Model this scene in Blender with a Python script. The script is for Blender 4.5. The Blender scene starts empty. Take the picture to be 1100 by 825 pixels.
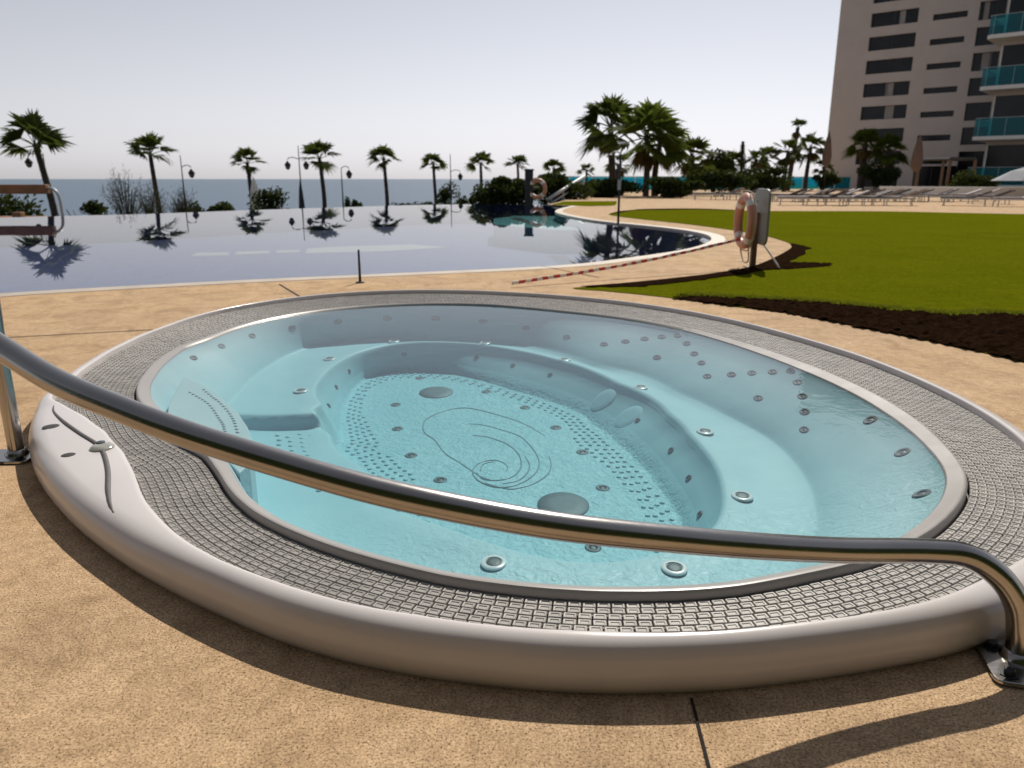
import bpy, bmesh, math, random
from mathutils import Vector, Matrix
from mathutils.geometry import delaunay_2d_cdt

# ------------------------------------------------------------ camera, sky, sun, exposure
SC = bpy.context.scene
COL = SC.collection
cam_d = bpy.data.cameras.new('camera')
cam = bpy.data.objects.new('camera', cam_d)
COL.objects.link(cam)
cam.location = (0, 0, 1.15)
cam.rotation_euler = (math.radians(90 - 15.04), 0, 0)
cam_d.sensor_width = 36
cam_d.lens = 36 * 820 / 1100
cam_d.clip_start = 0.05
cam_d.clip_end = 60000
cam_d.dof.use_dof = True
cam_d.dof.focus_distance = 2.5
cam_d.dof.aperture_fstop = 4.2
SC.camera = cam

SUN_AZ, SUN_EL = math.radians(18), math.radians(46)        # azimuth measured clockwise from +Y
world = bpy.data.worlds.new('World')
SC.world = world
world.use_nodes = True
wn = world.node_tree
sky = wn.nodes.new('ShaderNodeTexSky')
sky.sky_type = 'NISHITA'
sky.sun_disc = False
sky.sun_elevation = SUN_EL
sky.sun_rotation = SUN_AZ
sky.altitude = 20
sky.air_density = 1.5
sky.dust_density = .35
sky.ozone_density = 2.0
bw = wn.nodes.new('ShaderNodeRGBToBW')                      # thin high cloud greys the blue
wn.links.new(sky.outputs[0], bw.inputs[0])
veil = wn.nodes.new('ShaderNodeMix')
veil.data_type = 'RGBA'
veil.inputs[0].default_value = 0.86
wn.links.new(sky.outputs[0], veil.inputs[6])
wn.links.new(bw.outputs[0], veil.inputs[7])
tint = wn.nodes.new('ShaderNodeMix')
tint.data_type = 'RGBA'
tint.blend_type = 'MULTIPLY'
tint.inputs[0].default_value = 1.0
tint.inputs[7].default_value = (.98, .985, 1.075, 1)
wn.links.new(veil.outputs[2], tint.inputs[6])
wn.links.new(tint.outputs[2], wn.nodes['Background'].inputs[0])
wn.nodes['Background'].inputs[1].default_value = 0.108
sun_d = bpy.data.lights.new('sun', 'SUN')
sun_d.energy = 5.0
sun_d.angle = math.radians(0.5)
sun_d.color = (1.0, 0.93, 0.82)
sun = bpy.data.objects.new('sun', sun_d)
COL.objects.link(sun)
sdir = Vector((math.sin(SUN_AZ) * math.cos(SUN_EL), math.cos(SUN_AZ) * math.cos(SUN_EL), math.sin(SUN_EL)))
sun.rotation_euler = sdir.to_track_quat('Z', 'Y').to_euler()
sun.location = (0, 0, 30)
SC.view_settings.view_transform = 'Standard'
SC.view_settings.look = 'None'
SC.view_settings.exposure = -0.2
SC.view_settings.gamma = 1
SC.render.engine = 'CYCLES'
SC.cycles.use_denoising = True
SC.cycles.max_bounces = 10
SC.cycles.transparent_max_bounces = 16
SC.cycles.sample_clamp_indirect = 6
SC.cycles.caustics_reflective = False
SC.cycles.caustics_refractive = False

rnd = random.Random(7)
PI = math.pi


# ------------------------------------------------------------ helpers
def tag(o, label=None, cat=None, group=None, kind=None):
    if label: o['label'] = label
    if cat: o['category'] = cat
    if group: o['group'] = group
    if kind: o['kind'] = kind
    return o


def empty(name, loc=(0, 0, 0), rz=0.0, label=None, cat=None, group=None):
    o = bpy.data.objects.new(name, None)
    COL.objects.link(o)
    o.empty_display_size = 0.2
    o.location = loc
    o.rotation_euler = (0, 0, rz)
    return tag(o, label, cat, group)


def copy_tree(o, parent=None):
    c = o.copy()
    COL.objects.link(c)
    c.parent = parent
    for ch in [x for x in bpy.data.objects if x.parent == o]:
        copy_tree(ch, c)
    return c


class MB:
    """collects shapes and links them as one mesh object"""
    def __init__(s):
        s.v, s.f, s.m = [], [], []

    def add(s, vs, fs, mi=0):
        b = len(s.v)
        s.v += [tuple(p) for p in vs]
        s.f += [tuple(i + b for i in f) for f in fs]
        s.m += [mi] * len(fs)
        return s

    def box(s, c, d, rz=0.0, mi=0, M=None):
        hx, hy, hz = d[0] / 2, d[1] / 2, d[2] / 2
        vs = [Vector((x, y, z)) for z in (-hz, hz) for y in (-hy, hy) for x in (-hx, hx)]
        R = M or Matrix.Rotation(rz, 3, 'Z')
        vs = [R @ p + Vector(c) for p in vs]
        return s.add(vs, [(0, 2, 3, 1), (4, 5, 7, 6), (0, 1, 5, 4), (2, 6, 7, 3), (0, 4, 6, 2), (1, 3, 7, 5)], mi)

    def tube(s, pts, r, n=10, caps=True, mi=0, closed=False):
        pts = [Vector(p) for p in pts]
        rs = r if isinstance(r, (list, tuple)) else [r] * len(pts)
        vs, fs = [], []
        prev = None
        m = len(pts)
        for i, p in enumerate(pts):
            if closed:
                t = pts[(i + 1) % m] - pts[i - 1]
            else:
                t = pts[min(i + 1, m - 1)] - pts[max(i - 1, 0)]
            t.normalize()
            if prev is None:
                a = Vector((0, 0, 1)) if abs(t.z) < .9 else Vector((1, 0, 0))
                u = t.cross(a).normalized()
            else:
                u = (prev - t * prev.dot(t)).normalized()
            prev = u
            w = t.cross(u)
            for k in range(n):
                an = 2 * PI * k / n
                vs.append(p + (u * math.cos(an) + w * math.sin(an)) * rs[i])
        for i in range(m if closed else m - 1):
            j = (i + 1) % m
            for k in range(n):
                k2 = (k + 1) % n
                fs.append((i * n + k, i * n + k2, j * n + k2, j * n + k))
        if caps and not closed:
            fs.append(tuple(range(n))[::-1])
            fs.append(tuple((m - 1) * n + k for k in range(n)))
        return s.add(vs, fs, mi)

    def lathe(s, prof, c=(0, 0, 0), n=24, M=None, mi=0, sy=1.0):
        """prof: list of (r, z); turned round Z"""
        M = M or Matrix.Identity(3)
        vs, fs = [], []
        for r, z in prof:
            for k in range(n):
                a = 2 * PI * k / n
                vs.append(M @ Vector((r * math.cos(a), r * math.sin(a) * sy, z)) + Vector(c))
        for i in range(len(prof) - 1):
            for k in range(n):
                k2 = (k + 1) % n
                fs.append((i * n + k, i * n + k2, (i + 1) * n + k2, (i + 1) * n + k))
        fs.append(tuple((len(prof) - 1) * n + k for k in range(n)))
        return s.add(vs, fs, mi)

    def prism(s, poly, z0, z1, mi=0, bottom=True):
        n = len(poly)
        vs = [(x, y, z0) for x, y in poly] + [(x, y, z1) for x, y in poly]
        fs = [(i, (i + 1) % n, n + (i + 1) % n, n + i) for i in range(n)]
        fs.append(tuple(range(n, 2 * n)))
        if bottom: fs.append(tuple(range(n))[::-1])
        return s.add(vs, fs, mi)

    def build(s, name, mats, parent=None, smooth=False, angle=None, bevel=None):
        me = bpy.data.meshes.new(name)
        me.from_pydata(s.v, [], s.f)
        for m in (mats if isinstance(mats, (list, tuple)) else [mats]):
            me.materials.append(m)
        me.polygons.foreach_set('material_index', s.m)
        if smooth or angle:
            me.polygons.foreach_set('use_smooth', [True] * len(s.f))
        me.update()
        if angle:
            me.set_sharp_from_angle(angle=math.radians(angle))
        o = bpy.data.objects.new(name, me)
        COL.objects.link(o)
        o.parent = parent
        if bevel:
            b = o.modifiers.new('bevel', 'BEVEL')
            b.width = bevel
            b.segments = 2
            b.limit_method = 'ANGLE'
        return o


def spline(pts, n=8, closed=False):
    P = [Vector(p) for p in pts]
    m = len(P)
    out = []
    for i in range(m if closed else m - 1):
        p1, p2 = P[i], P[(i + 1) % m]
        p0 = P[i - 1] if (closed or i > 0) else p1 * 2 - p2
        p3 = P[(i + 2) % m] if (closed or i + 2 < m) else p2 * 2 - p1
        for k in range(n):
            t = k / n
            out.append(0.5 * ((2 * p1) + (p2 - p0) * t + (2 * p0 - 5 * p1 + 4 * p2 - p3) * t * t + (3 * p1 - p0 - 3 * p2 + p3) * t ** 3))
    if not closed: out.append(P[-1])
    return out


def inside(x, y, poly):
    c = False
    j = len(poly) - 1
    for i in range(len(poly)):
        xi, yi = poly[i][0], poly[i][1]
        xj, yj = poly[j][0], poly[j][1]
        if (yi > y) != (yj > y) and x < (xj - xi) * (y - yi) / (yj - yi) + xi: c = not c
        j = i
    return c


def sheet(name, outer, holes, z, mat, kind='structure', parent=None, zf=None):
    pts, edges = [], []
    for lp in [outer] + holes:
        b = len(pts)
        pts += [Vector((p[0], p[1])) for p in lp]
        edges += [(b + i, b + (i + 1) % len(lp)) for i in range(len(lp))]
    vs, es, fs, *_ = delaunay_2d_cdt(pts, edges, [], 0, 1e-5)
    keep = []
    for f in fs:
        cx = sum(vs[i].x for i in f) / len(f)
        cy = sum(vs[i].y for i in f) / len(f)
        if inside(cx, cy, outer) and not any(inside(cx, cy, h) for h in holes):
            keep.append(f)
    mb = MB()
    mb.add([(v.x, v.y, z if zf is None else zf(v.x, v.y)) for v in vs], keep)
    o = mb.build(name, mat, parent)
    bm = bmesh.new()
    bm.from_mesh(o.data)
    bmesh.ops.recalc_face_normals(bm, faces=bm.faces)
    bm.faces.ensure_lookup_table()
    if bm.faces and bm.faces[0].normal.z < 0:
        bmesh.ops.reverse_faces(bm, faces=bm.faces)
    bm.to_mesh(o.data)
    bm.free()
    if kind: o['kind'] = kind
    return o


# ------------------------------------------------------------ materials
class Mt:
    def __init__(s, name):
        s.m = bpy.data.materials.new(name)
        s.m.use_nodes = True
        s.t = s.m.node_tree
        s.b = s.t.nodes['Principled BSDF']
        s.out = s.t.nodes['Material Output']

    def n(s, kind, **kw):
        x = s.t.nodes.new(kind)
        for k, v in kw.items():
            if k in x.inputs: x.inputs[k].default_value = v
            else: setattr(x, k, v)
        return x

    def l(s, a, b): s.t.links.new(a, b)

    def set(s, **kw):
        for k, v in kw.items(): s.b.inputs[k.replace('_', ' ')].default_value = v
        return s

    def coord(s, which='Object'): return s.n('ShaderNodeTexCoord').outputs[which]

    def noise(s, scale, detail=4, rough=.55, co=None, dist=0.0):
        x = s.n('ShaderNodeTexNoise')
        x.inputs['Scale'].default_value = scale
        x.inputs['Detail'].default_value = detail
        x.inputs['Roughness'].default_value = rough
        x.inputs['Distortion'].default_value = dist
        s.l(co if co is not None else s.coord(), x.inputs['Vector'])
        return x.outputs['Fac']

    def ramp(s, fac, stops):
        r = s.n('ShaderNodeValToRGB')
        e = r.color_ramp.elements
        while len(e) < len(stops): e.new(.5)
        for i, (p, c) in enumerate(stops):
            e[i].position = p
            e[i].color = (*c, 1) if len(c) == 3 else c
        s.l(fac, r.inputs[0])
        return r.outputs[0]

    def mix(s, fac, a, b, mode='MIX'):
        x = s.n('ShaderNodeMix', data_type='RGBA', blend_type=mode)
        for sock, v in ((x.inputs[0], fac), (x.inputs[6], a), (x.inputs[7], b)):
            if hasattr(v, 'is_linked'): s.l(v, sock)
            elif isinstance(v, (int, float)): sock.default_value = v
            else: sock.default_value = (*v, 1)
        return x.outputs[2]

    def bump(s, h, strength=.3, dist=.01):
        b = s.n('ShaderNodeBump')
        b.inputs['Strength'].default_value = strength
        b.inputs['Distance'].default_value = dist
        s.l(h, b.inputs['Height'])
        s.l(b.outputs[0], s.b.inputs['Normal'])
        return b.outputs[0]


def plain(name, col, rough=.5, metal=0.0, var=.12, scale=6.0, bump=0.0):
    """painted / moulded surface with a little unevenness in colour and gloss"""
    k = Mt(name)
    f = k.noise(scale, 5)
    k.l(k.ramp(f, [(.3, tuple(c * (1 - var) for c in col)), (.7, tuple(min(1, c * (1 + var)) for c in col))]), k.b.inputs['Base Color'])
    rr = k.n('ShaderNodeMapRange')
    rr.inputs['To Min'].default_value = max(.03, rough - .07)
    rr.inputs['To Max'].default_value = rough + .07
    k.l(k.noise(scale * 2.3, 4), rr.inputs['Value'])
    k.l(rr.outputs[0], k.b.inputs['Roughness'])
    k.b.inputs['Metallic'].default_value = metal
    if bump: k.bump(k.noise(scale * 12, 3), bump, .004)
    return k.m


def leafmat(name, a, b, trans=.35):
    k = Mt(name)
    f = k.noise(1.3, 3)
    c = k.ramp(f, [(.3, a), (.72, b)])
    k.l(c, k.b.inputs['Base Color'])
    k.b.inputs['Roughness'].default_value = .6
    k.b.inputs['Specular IOR Level'].default_value = .03
    tr = k.n('ShaderNodeBsdfTranslucent')
    k.l(k.mix(.5, c, (.10, .13, .02)), tr.inputs[0])
    mx = k.n('ShaderNodeMixShader')
    mx.inputs[0].default_value = trans
    k.l(k.b.outputs[0], mx.inputs[1])
    k.l(tr.outputs[0], mx.inputs[2])
    k.l(mx.outputs[0], k.out.inputs[0])
    return k.m


def watermat(name, absorb, density, bscale, bstr, ior=1.333, stretch=(1, 1, 1), rough=0.0, detail=3):
    """clear water: what lies below shows through, the Fresnel share is mirrored, and the body of water takes up red light"""
    k = Mt(name)
    k.t.nodes.remove(k.b)
    mp = k.n('ShaderNodeMapping')
    mp.inputs['Scale'].default_value = stretch
    k.l(k.coord(), mp.inputs[0])
    nz = k.noise(bscale, detail, .55, mp.outputs[0], .6)
    b = k.n('ShaderNodeBump')
    b.inputs['Strength'].default_value = bstr
    b.inputs['Distance'].default_value = .01
    k.l(nz, b.inputs['Height'])
    fr = k.n('ShaderNodeFresnel')
    fr.inputs[0].default_value = ior
    k.l(b.outputs[0], fr.inputs['Normal'])
    tr = k.n('ShaderNodeBsdfTransparent')
    gl = k.n('ShaderNodeBsdfGlossy')
    gl.inputs['Roughness'].default_value = rough
    k.l(b.outputs[0], gl.inputs['Normal'])
    mx = k.n('ShaderNodeMixShader')
    k.l(fr.outputs[0], mx.inputs[0])
    k.l(tr.outputs[0], mx.inputs[1])
    k.l(gl.outputs[0], mx.inputs[2])
    k.l(mx.outputs[0], k.out.inputs[0])
    if density:
        va = k.n('ShaderNodeVolumeAbsorption')
        va.inputs[0].default_value = (*absorb, 1)
        va.inputs[1].default_value = density
        k.l(va.outputs[0], k.out.inputs['Volume'])
    return k.m


M = {}
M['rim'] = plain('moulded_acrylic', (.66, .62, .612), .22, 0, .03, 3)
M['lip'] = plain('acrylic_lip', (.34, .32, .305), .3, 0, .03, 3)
k = Mt('basin_acrylic')                                     # pale blue-green moulded acrylic; floor and front ledge bumped to imitate light ripples
k.set(Roughness=.42, Specular_IOR_Level=.12)
k.l(k.ramp(k.noise(4, 4), [(.3, (.365, .575, .635)), (.7, (.405, .615, .67))]), k.b.inputs['Base Color'])
sx = k.n('ShaderNodeSeparateXYZ'); k.l(k.coord(), sx.inputs[0])
mz = k.n('ShaderNodeMapRange'); mz.inputs['From Min'].default_value = -.30; mz.inputs['From Max'].default_value = -.36
k.l(sx.outputs[2], mz.inputs['Value'])
my = k.n('ShaderNodeMapRange'); my.inputs['From Min'].default_value = 3.1; my.inputs['From Max'].default_value = 2.3; my.inputs['To Max'].default_value = .8
k.l(sx.outputs[1], my.inputs['Value'])
mm = k.n('ShaderNodeMath', operation='MAXIMUM'); k.l(mz.outputs[0], mm.inputs[0]); k.l(my.outputs[0], mm.inputs[1])
mu = k.n('ShaderNodeMath', operation='MULTIPLY'); k.l(k.noise(17, 3, .55, None, 1.6), mu.inputs[0]); k.l(mm.outputs[0], mu.inputs[1])
k.bump(mu.outputs[0], .55, .030)
M['basin'] = k.m
M['grate'] = plain('grating_plastic', (.30, .283, .265), .5, 0, .22, 14)
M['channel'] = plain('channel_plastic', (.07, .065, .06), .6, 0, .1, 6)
M['jetring'] = plain('jet_ring_plastic', (.66, .70, .72), .25, 0, .05, 20)
M['jetdark'] = plain('jet_nozzle_grey', (.05, .075, .085), .55, 0, .1, 30)
M['jetgrey'] = plain('jet_face_grey', (.065, .095, .11), .6, 0, .1, 30)
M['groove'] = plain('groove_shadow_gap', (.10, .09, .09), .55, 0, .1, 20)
M['button'] = plain('button_plastic', (.03, .028, .028), .6, 0, .1, 30)
M['cap'] = plain('clouded_cap', (.36, .36, .33), .12, 0, .2, 40)
M['relief'] = plain('relief_acrylic', (.24, .33, .36), .3, 0, .08, 8)
M['spawater'] = watermat('spa_water', (.36, .85, .91), .5, 7, .18)
M['poolwater'] = watermat('pool_water', (.2, .5, .9), 0, .9, .055, stretch=(1, .6, 1))
# deck: pale sand coloured porous stone with dark pits, faint slab tone and stains
k = Mt('deck_stone')
co = k.coord()
big = k.noise(.55, 5, .6, co)
mid = k.noise(6, 6, .65, co)
fine = k.noise(140, 5, .8, co)
pit = k.noise(190, 3, .6, co)
c = k.ramp(mid, [(.25, (.35, .215, .105)), (.5, (.49, .32, .17)), (.75, (.60, .41, .235))])
c = k.mix(k.ramp(big, [(.35, (0, 0, 0)), (.65, (.75, .75, .75))]), c, (.34, .25, .18))
c = k.mix(k.ramp(k.noise(1.7, 7, .72, co, 1.2), [(.45, (0, 0, 0)), (.65, (.7, .7, .7))]), c, (.27, .18, .11))
c = k.mix(.62, c, k.ramp(fine, [(.34, (.11, .065, .032)), (.47, (.45, .30, .165)), (.68, (.84, .62, .39))]))
c = k.mix(.85, c, k.ramp(k.noise(3.1, 6, .7, co, .8), [(.34, (.88, .86, .86)), (.5, (1.20, 1.21, 1.25)), (.66, (1.36, 1.39, 1.46))]), 'MULTIPLY')
c = k.mix(.6, c, k.ramp(k.noise(22, 4, .7, co), [(.34, (.72, .70, .68)), (.62, (1.12, 1.12, 1.12))]), 'MULTIPLY')
c = k.mix(k.ramp(pit, [(.36, (.9, .9, .9)), (.44, (0, 0, 0))]), c, (.10, .066, .036))
k.l(c, k.b.inputs['Base Color'])
k.b.inputs['Roughness'].default_value = .85; k.b.inputs['Specular IOR Level'].default_value = .12
ad = k.n('ShaderNodeMath', operation='ADD')
k.l(fine, ad.inputs[0]); k.l(k.ramp(pit, [(.30, (0, 0, 0)), (.42, (1, 1, 1))]), ad.inputs[1])
k.bump(ad.outputs[0], .55, .004)
M['deck'] = k.m
M['joint'] = plain('joint_filler', (.018, .014, .011), 1, 0, .3, 30)
M['coping'] = plain('pool_coping_stone', (.50, .43, .35), .55, 0, .12, 3, .2)
k = Mt('lawn_turf')
c = k.ramp(k.noise(.7, 6, .65), [(.3, (.086, .102, .002)), (.5, (.118, .136, .003)), (.72, (.150, .160, .005))])
c = k.mix(.22, c, k.ramp(k.noise(130, 3, .7), [(.3, (.04, .055, .004)), (.7, (.15, .19, .014))]))
c = k.mix(.30, c, k.ramp(k.noise(7, 5, .7), [(.35, (.036, .050, .001)), (.65, (.165, .158, .006))]))
c = k.mix(.35, c, k.ramp(k.noise(28, 4, .75), [(.35, (.026, .036, .001)), (.65, (.165, .168, .006))]))
k.l(c, k.b.inputs['Base Color']); k.b.inputs['Roughness'].default_value = 1; k.b.inputs['Specular IOR Level'].default_value = 0
k.bump(k.noise(45, 5, .75), .8, .02)
M['lawn'] = k.m
M['grass'] = leafmat('grass_blade', (.14, .15, .004), (.20, .20, .008), .7)
k = Mt('bare_soil_and_shade')  # soil bed colour, also used for the painted shade strips at the turf edges
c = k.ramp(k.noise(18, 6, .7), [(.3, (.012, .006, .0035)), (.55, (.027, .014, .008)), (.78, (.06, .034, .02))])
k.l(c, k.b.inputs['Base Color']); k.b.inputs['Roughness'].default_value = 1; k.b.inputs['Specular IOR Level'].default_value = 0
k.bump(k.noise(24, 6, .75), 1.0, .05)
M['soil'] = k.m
M['pooltile'] = plain('pool_mosaic', (.105, .14, .30), .3, 0, .25, 3)
M['poolpale'] = plain('pool_pale_mosaic', (.08, .46, .52), .3, 0, .12, 4)
M['poolwhite'] = plain('pool_white_mosaic', (.46, .52, .50), .3, 0, .1, 4)
M['pooldark'] = plain('pool_dark_mosaic', (.015, .025, .06), .3, 0, .2, 4)
k = Mt('sea_water')
k.set(Base_Color=(.06, .11, .17, 1), Roughness=.32, IOR=1.333, Specular_IOR_Level=.3)
mp = k.n('ShaderNodeMapping'); mp.inputs['Scale'].default_value = (.05, .22, 1)
k.l(k.coord(), mp.inputs[0])
k.bump(k.noise(1.0, 6, .6, mp.outputs[0]), .8, 1.0)
M['sea'] = k.m
M['terrain'] = plain('dry_slope_earth', (.08, .075, .045), .9, 0, .4, .4)
# brushed stainless steel
k = Mt('stainless_steel')
k.set(Metallic=1.0, Roughness=.2)
k.l(k.ramp(k.noise(3, 4), [(.3, (.35, .335, .32)), (.7, (.44, .42, .40))]), k.b.inputs['Base Color'])
mp = k.n('ShaderNodeMapping'); mp.inputs['Scale'].default_value = (3, 220, 220)
k.l(k.coord(), mp.inputs[0])
rr = k.n('ShaderNodeMapRange'); rr.inputs['To Min'].default_value = .14; rr.inputs['To Max'].default_value = .27
k.l(k.noise(1, 4, .6, mp.outputs[0]), rr.inputs['Value']); k.l(rr.outputs[0], k.b.inputs['Roughness'])
M['steel'] = k.m
M['darkmetal'] = plain('dark_painted_metal', (.025, .03, .035), .4, .3, .15, 4)
M['palemetal'] = plain('pale_painted_metal', (.45, .47, .48), .4, .2, .1, 4)
M['trunk'] = plain('palm_trunk_bark', (.045, .035, .028), .9, 0, .45, 5, .6)
M['frondA'] = leafmat('palm_frond_green', (.030, .050, .012), (.080, .100, .020), .45)
M['frondB'] = leafmat('palm_frond_lush', (.045, .080, .012), (.115, .145, .024), .5)
M['frondC'] = leafmat('palm_frond_dry', (.10, .06, .02), (.17, .105, .04))
M['hedge'] = leafmat('hedge_leaf', (.014, .024, .009), (.046, .064, .018), .3)
M['bush'] = leafmat('bush_leaf', (.018, .028, .010), (.055, .070, .022), .3)
M['twig'] = leafmat('grey_twig', (.050, .045, .036), (.105, .095, .070), .2)
M['orange'] = plain('faded_orange_buoy', (.52, .24, .16), .45, 0, .12, 6)
M['whitecloth'] = plain('white_band', (.75, .73, .70), .6, 0, .06, 8)
M['rope'] = plain('pale_rope', (.35, .30, .24), .8, 0, .2, 40)
M['board'] = plain('grey_green_board', (.24, .27, .25), .5, 0, .06, 4)
M['wood'] = plain('weathered_timber', (.22, .105, .045), .65, 0, .3, 3, .3)
M['postwood'] = plain('brown_post', (.14, .085, .05), .65, 0, .2, 5)
M['red'] = plain('red_tape', (.55, .045, .03), .4, 0, .1, 8)
M['white'] = plain('white_tape', (.78, .76, .74), .45, 0, .05, 8)
M['render'] = plain('tower_cladding', (.50, .445, .415), .8, 0, .05, .5)
M['slab'] = plain('white_concrete', (.70, .69, .67), .7, 0, .06, 1)
k = Mt('dark_window_glass')
k.set(Roughness=.12, Specular_IOR_Level=.22)
k.l(k.ramp(k.noise(.6, 3), [(.35, (.005, .006, .008)), (.7, (.014, .015, .018))]), k.b.inputs['Base Color'])
M['glass'] = k.m
k = Mt('turquoise_glass')
k.set(Base_Color=(.03, .33, .40, 1), Roughness=.1)
tr = k.n('ShaderNodeBsdfTransparent'); tr.inputs[0].default_value = (.12, .62, .72, 1)
mx = k.n('ShaderNodeMixShader'); mx.inputs[0].default_value = .25
k.l(tr.outputs[0], mx.inputs[1]); k.l(k.b.outputs[0], mx.inputs[2]); k.l(mx.outputs[0], k.out.inputs[0])
M['tglass'] = k.m
M['curtain'] = plain('pale_curtain', (.30, .28, .27), .9, 0, .15, 3)
M['brownshade'] = plain('brown_canvas', (.14, .095, .075), .85, 0, .15, 3)
M['greyshade'] = plain('grey_canvas', (.26, .27, .30), .85, 0, .1, 2)
M['darkshade'] = plain('dark_canvas', (.03, .03, .04), .85, 0, .2, 3)
M['loungeframe'] = plain('lounger_frame_white', (.55, .54, .53), .4, 0, .05, 6)
M['loungedark'] = plain('lounger_fabric_grey', (.09, .085, .10), .8, 0, .2, 5)
M['loungepale'] = plain('lounger_fabric_pale', (.33, .30, .31), .8, 0, .1, 5)
M['lampmetal'] = plain('lamp_iron', (.02, .02, .022), .5, .4, .1, 6)
M['lampglass'] = plain('lamp_smoked_glass', (.10, .10, .10), .15, 0, .1, 6)
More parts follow.
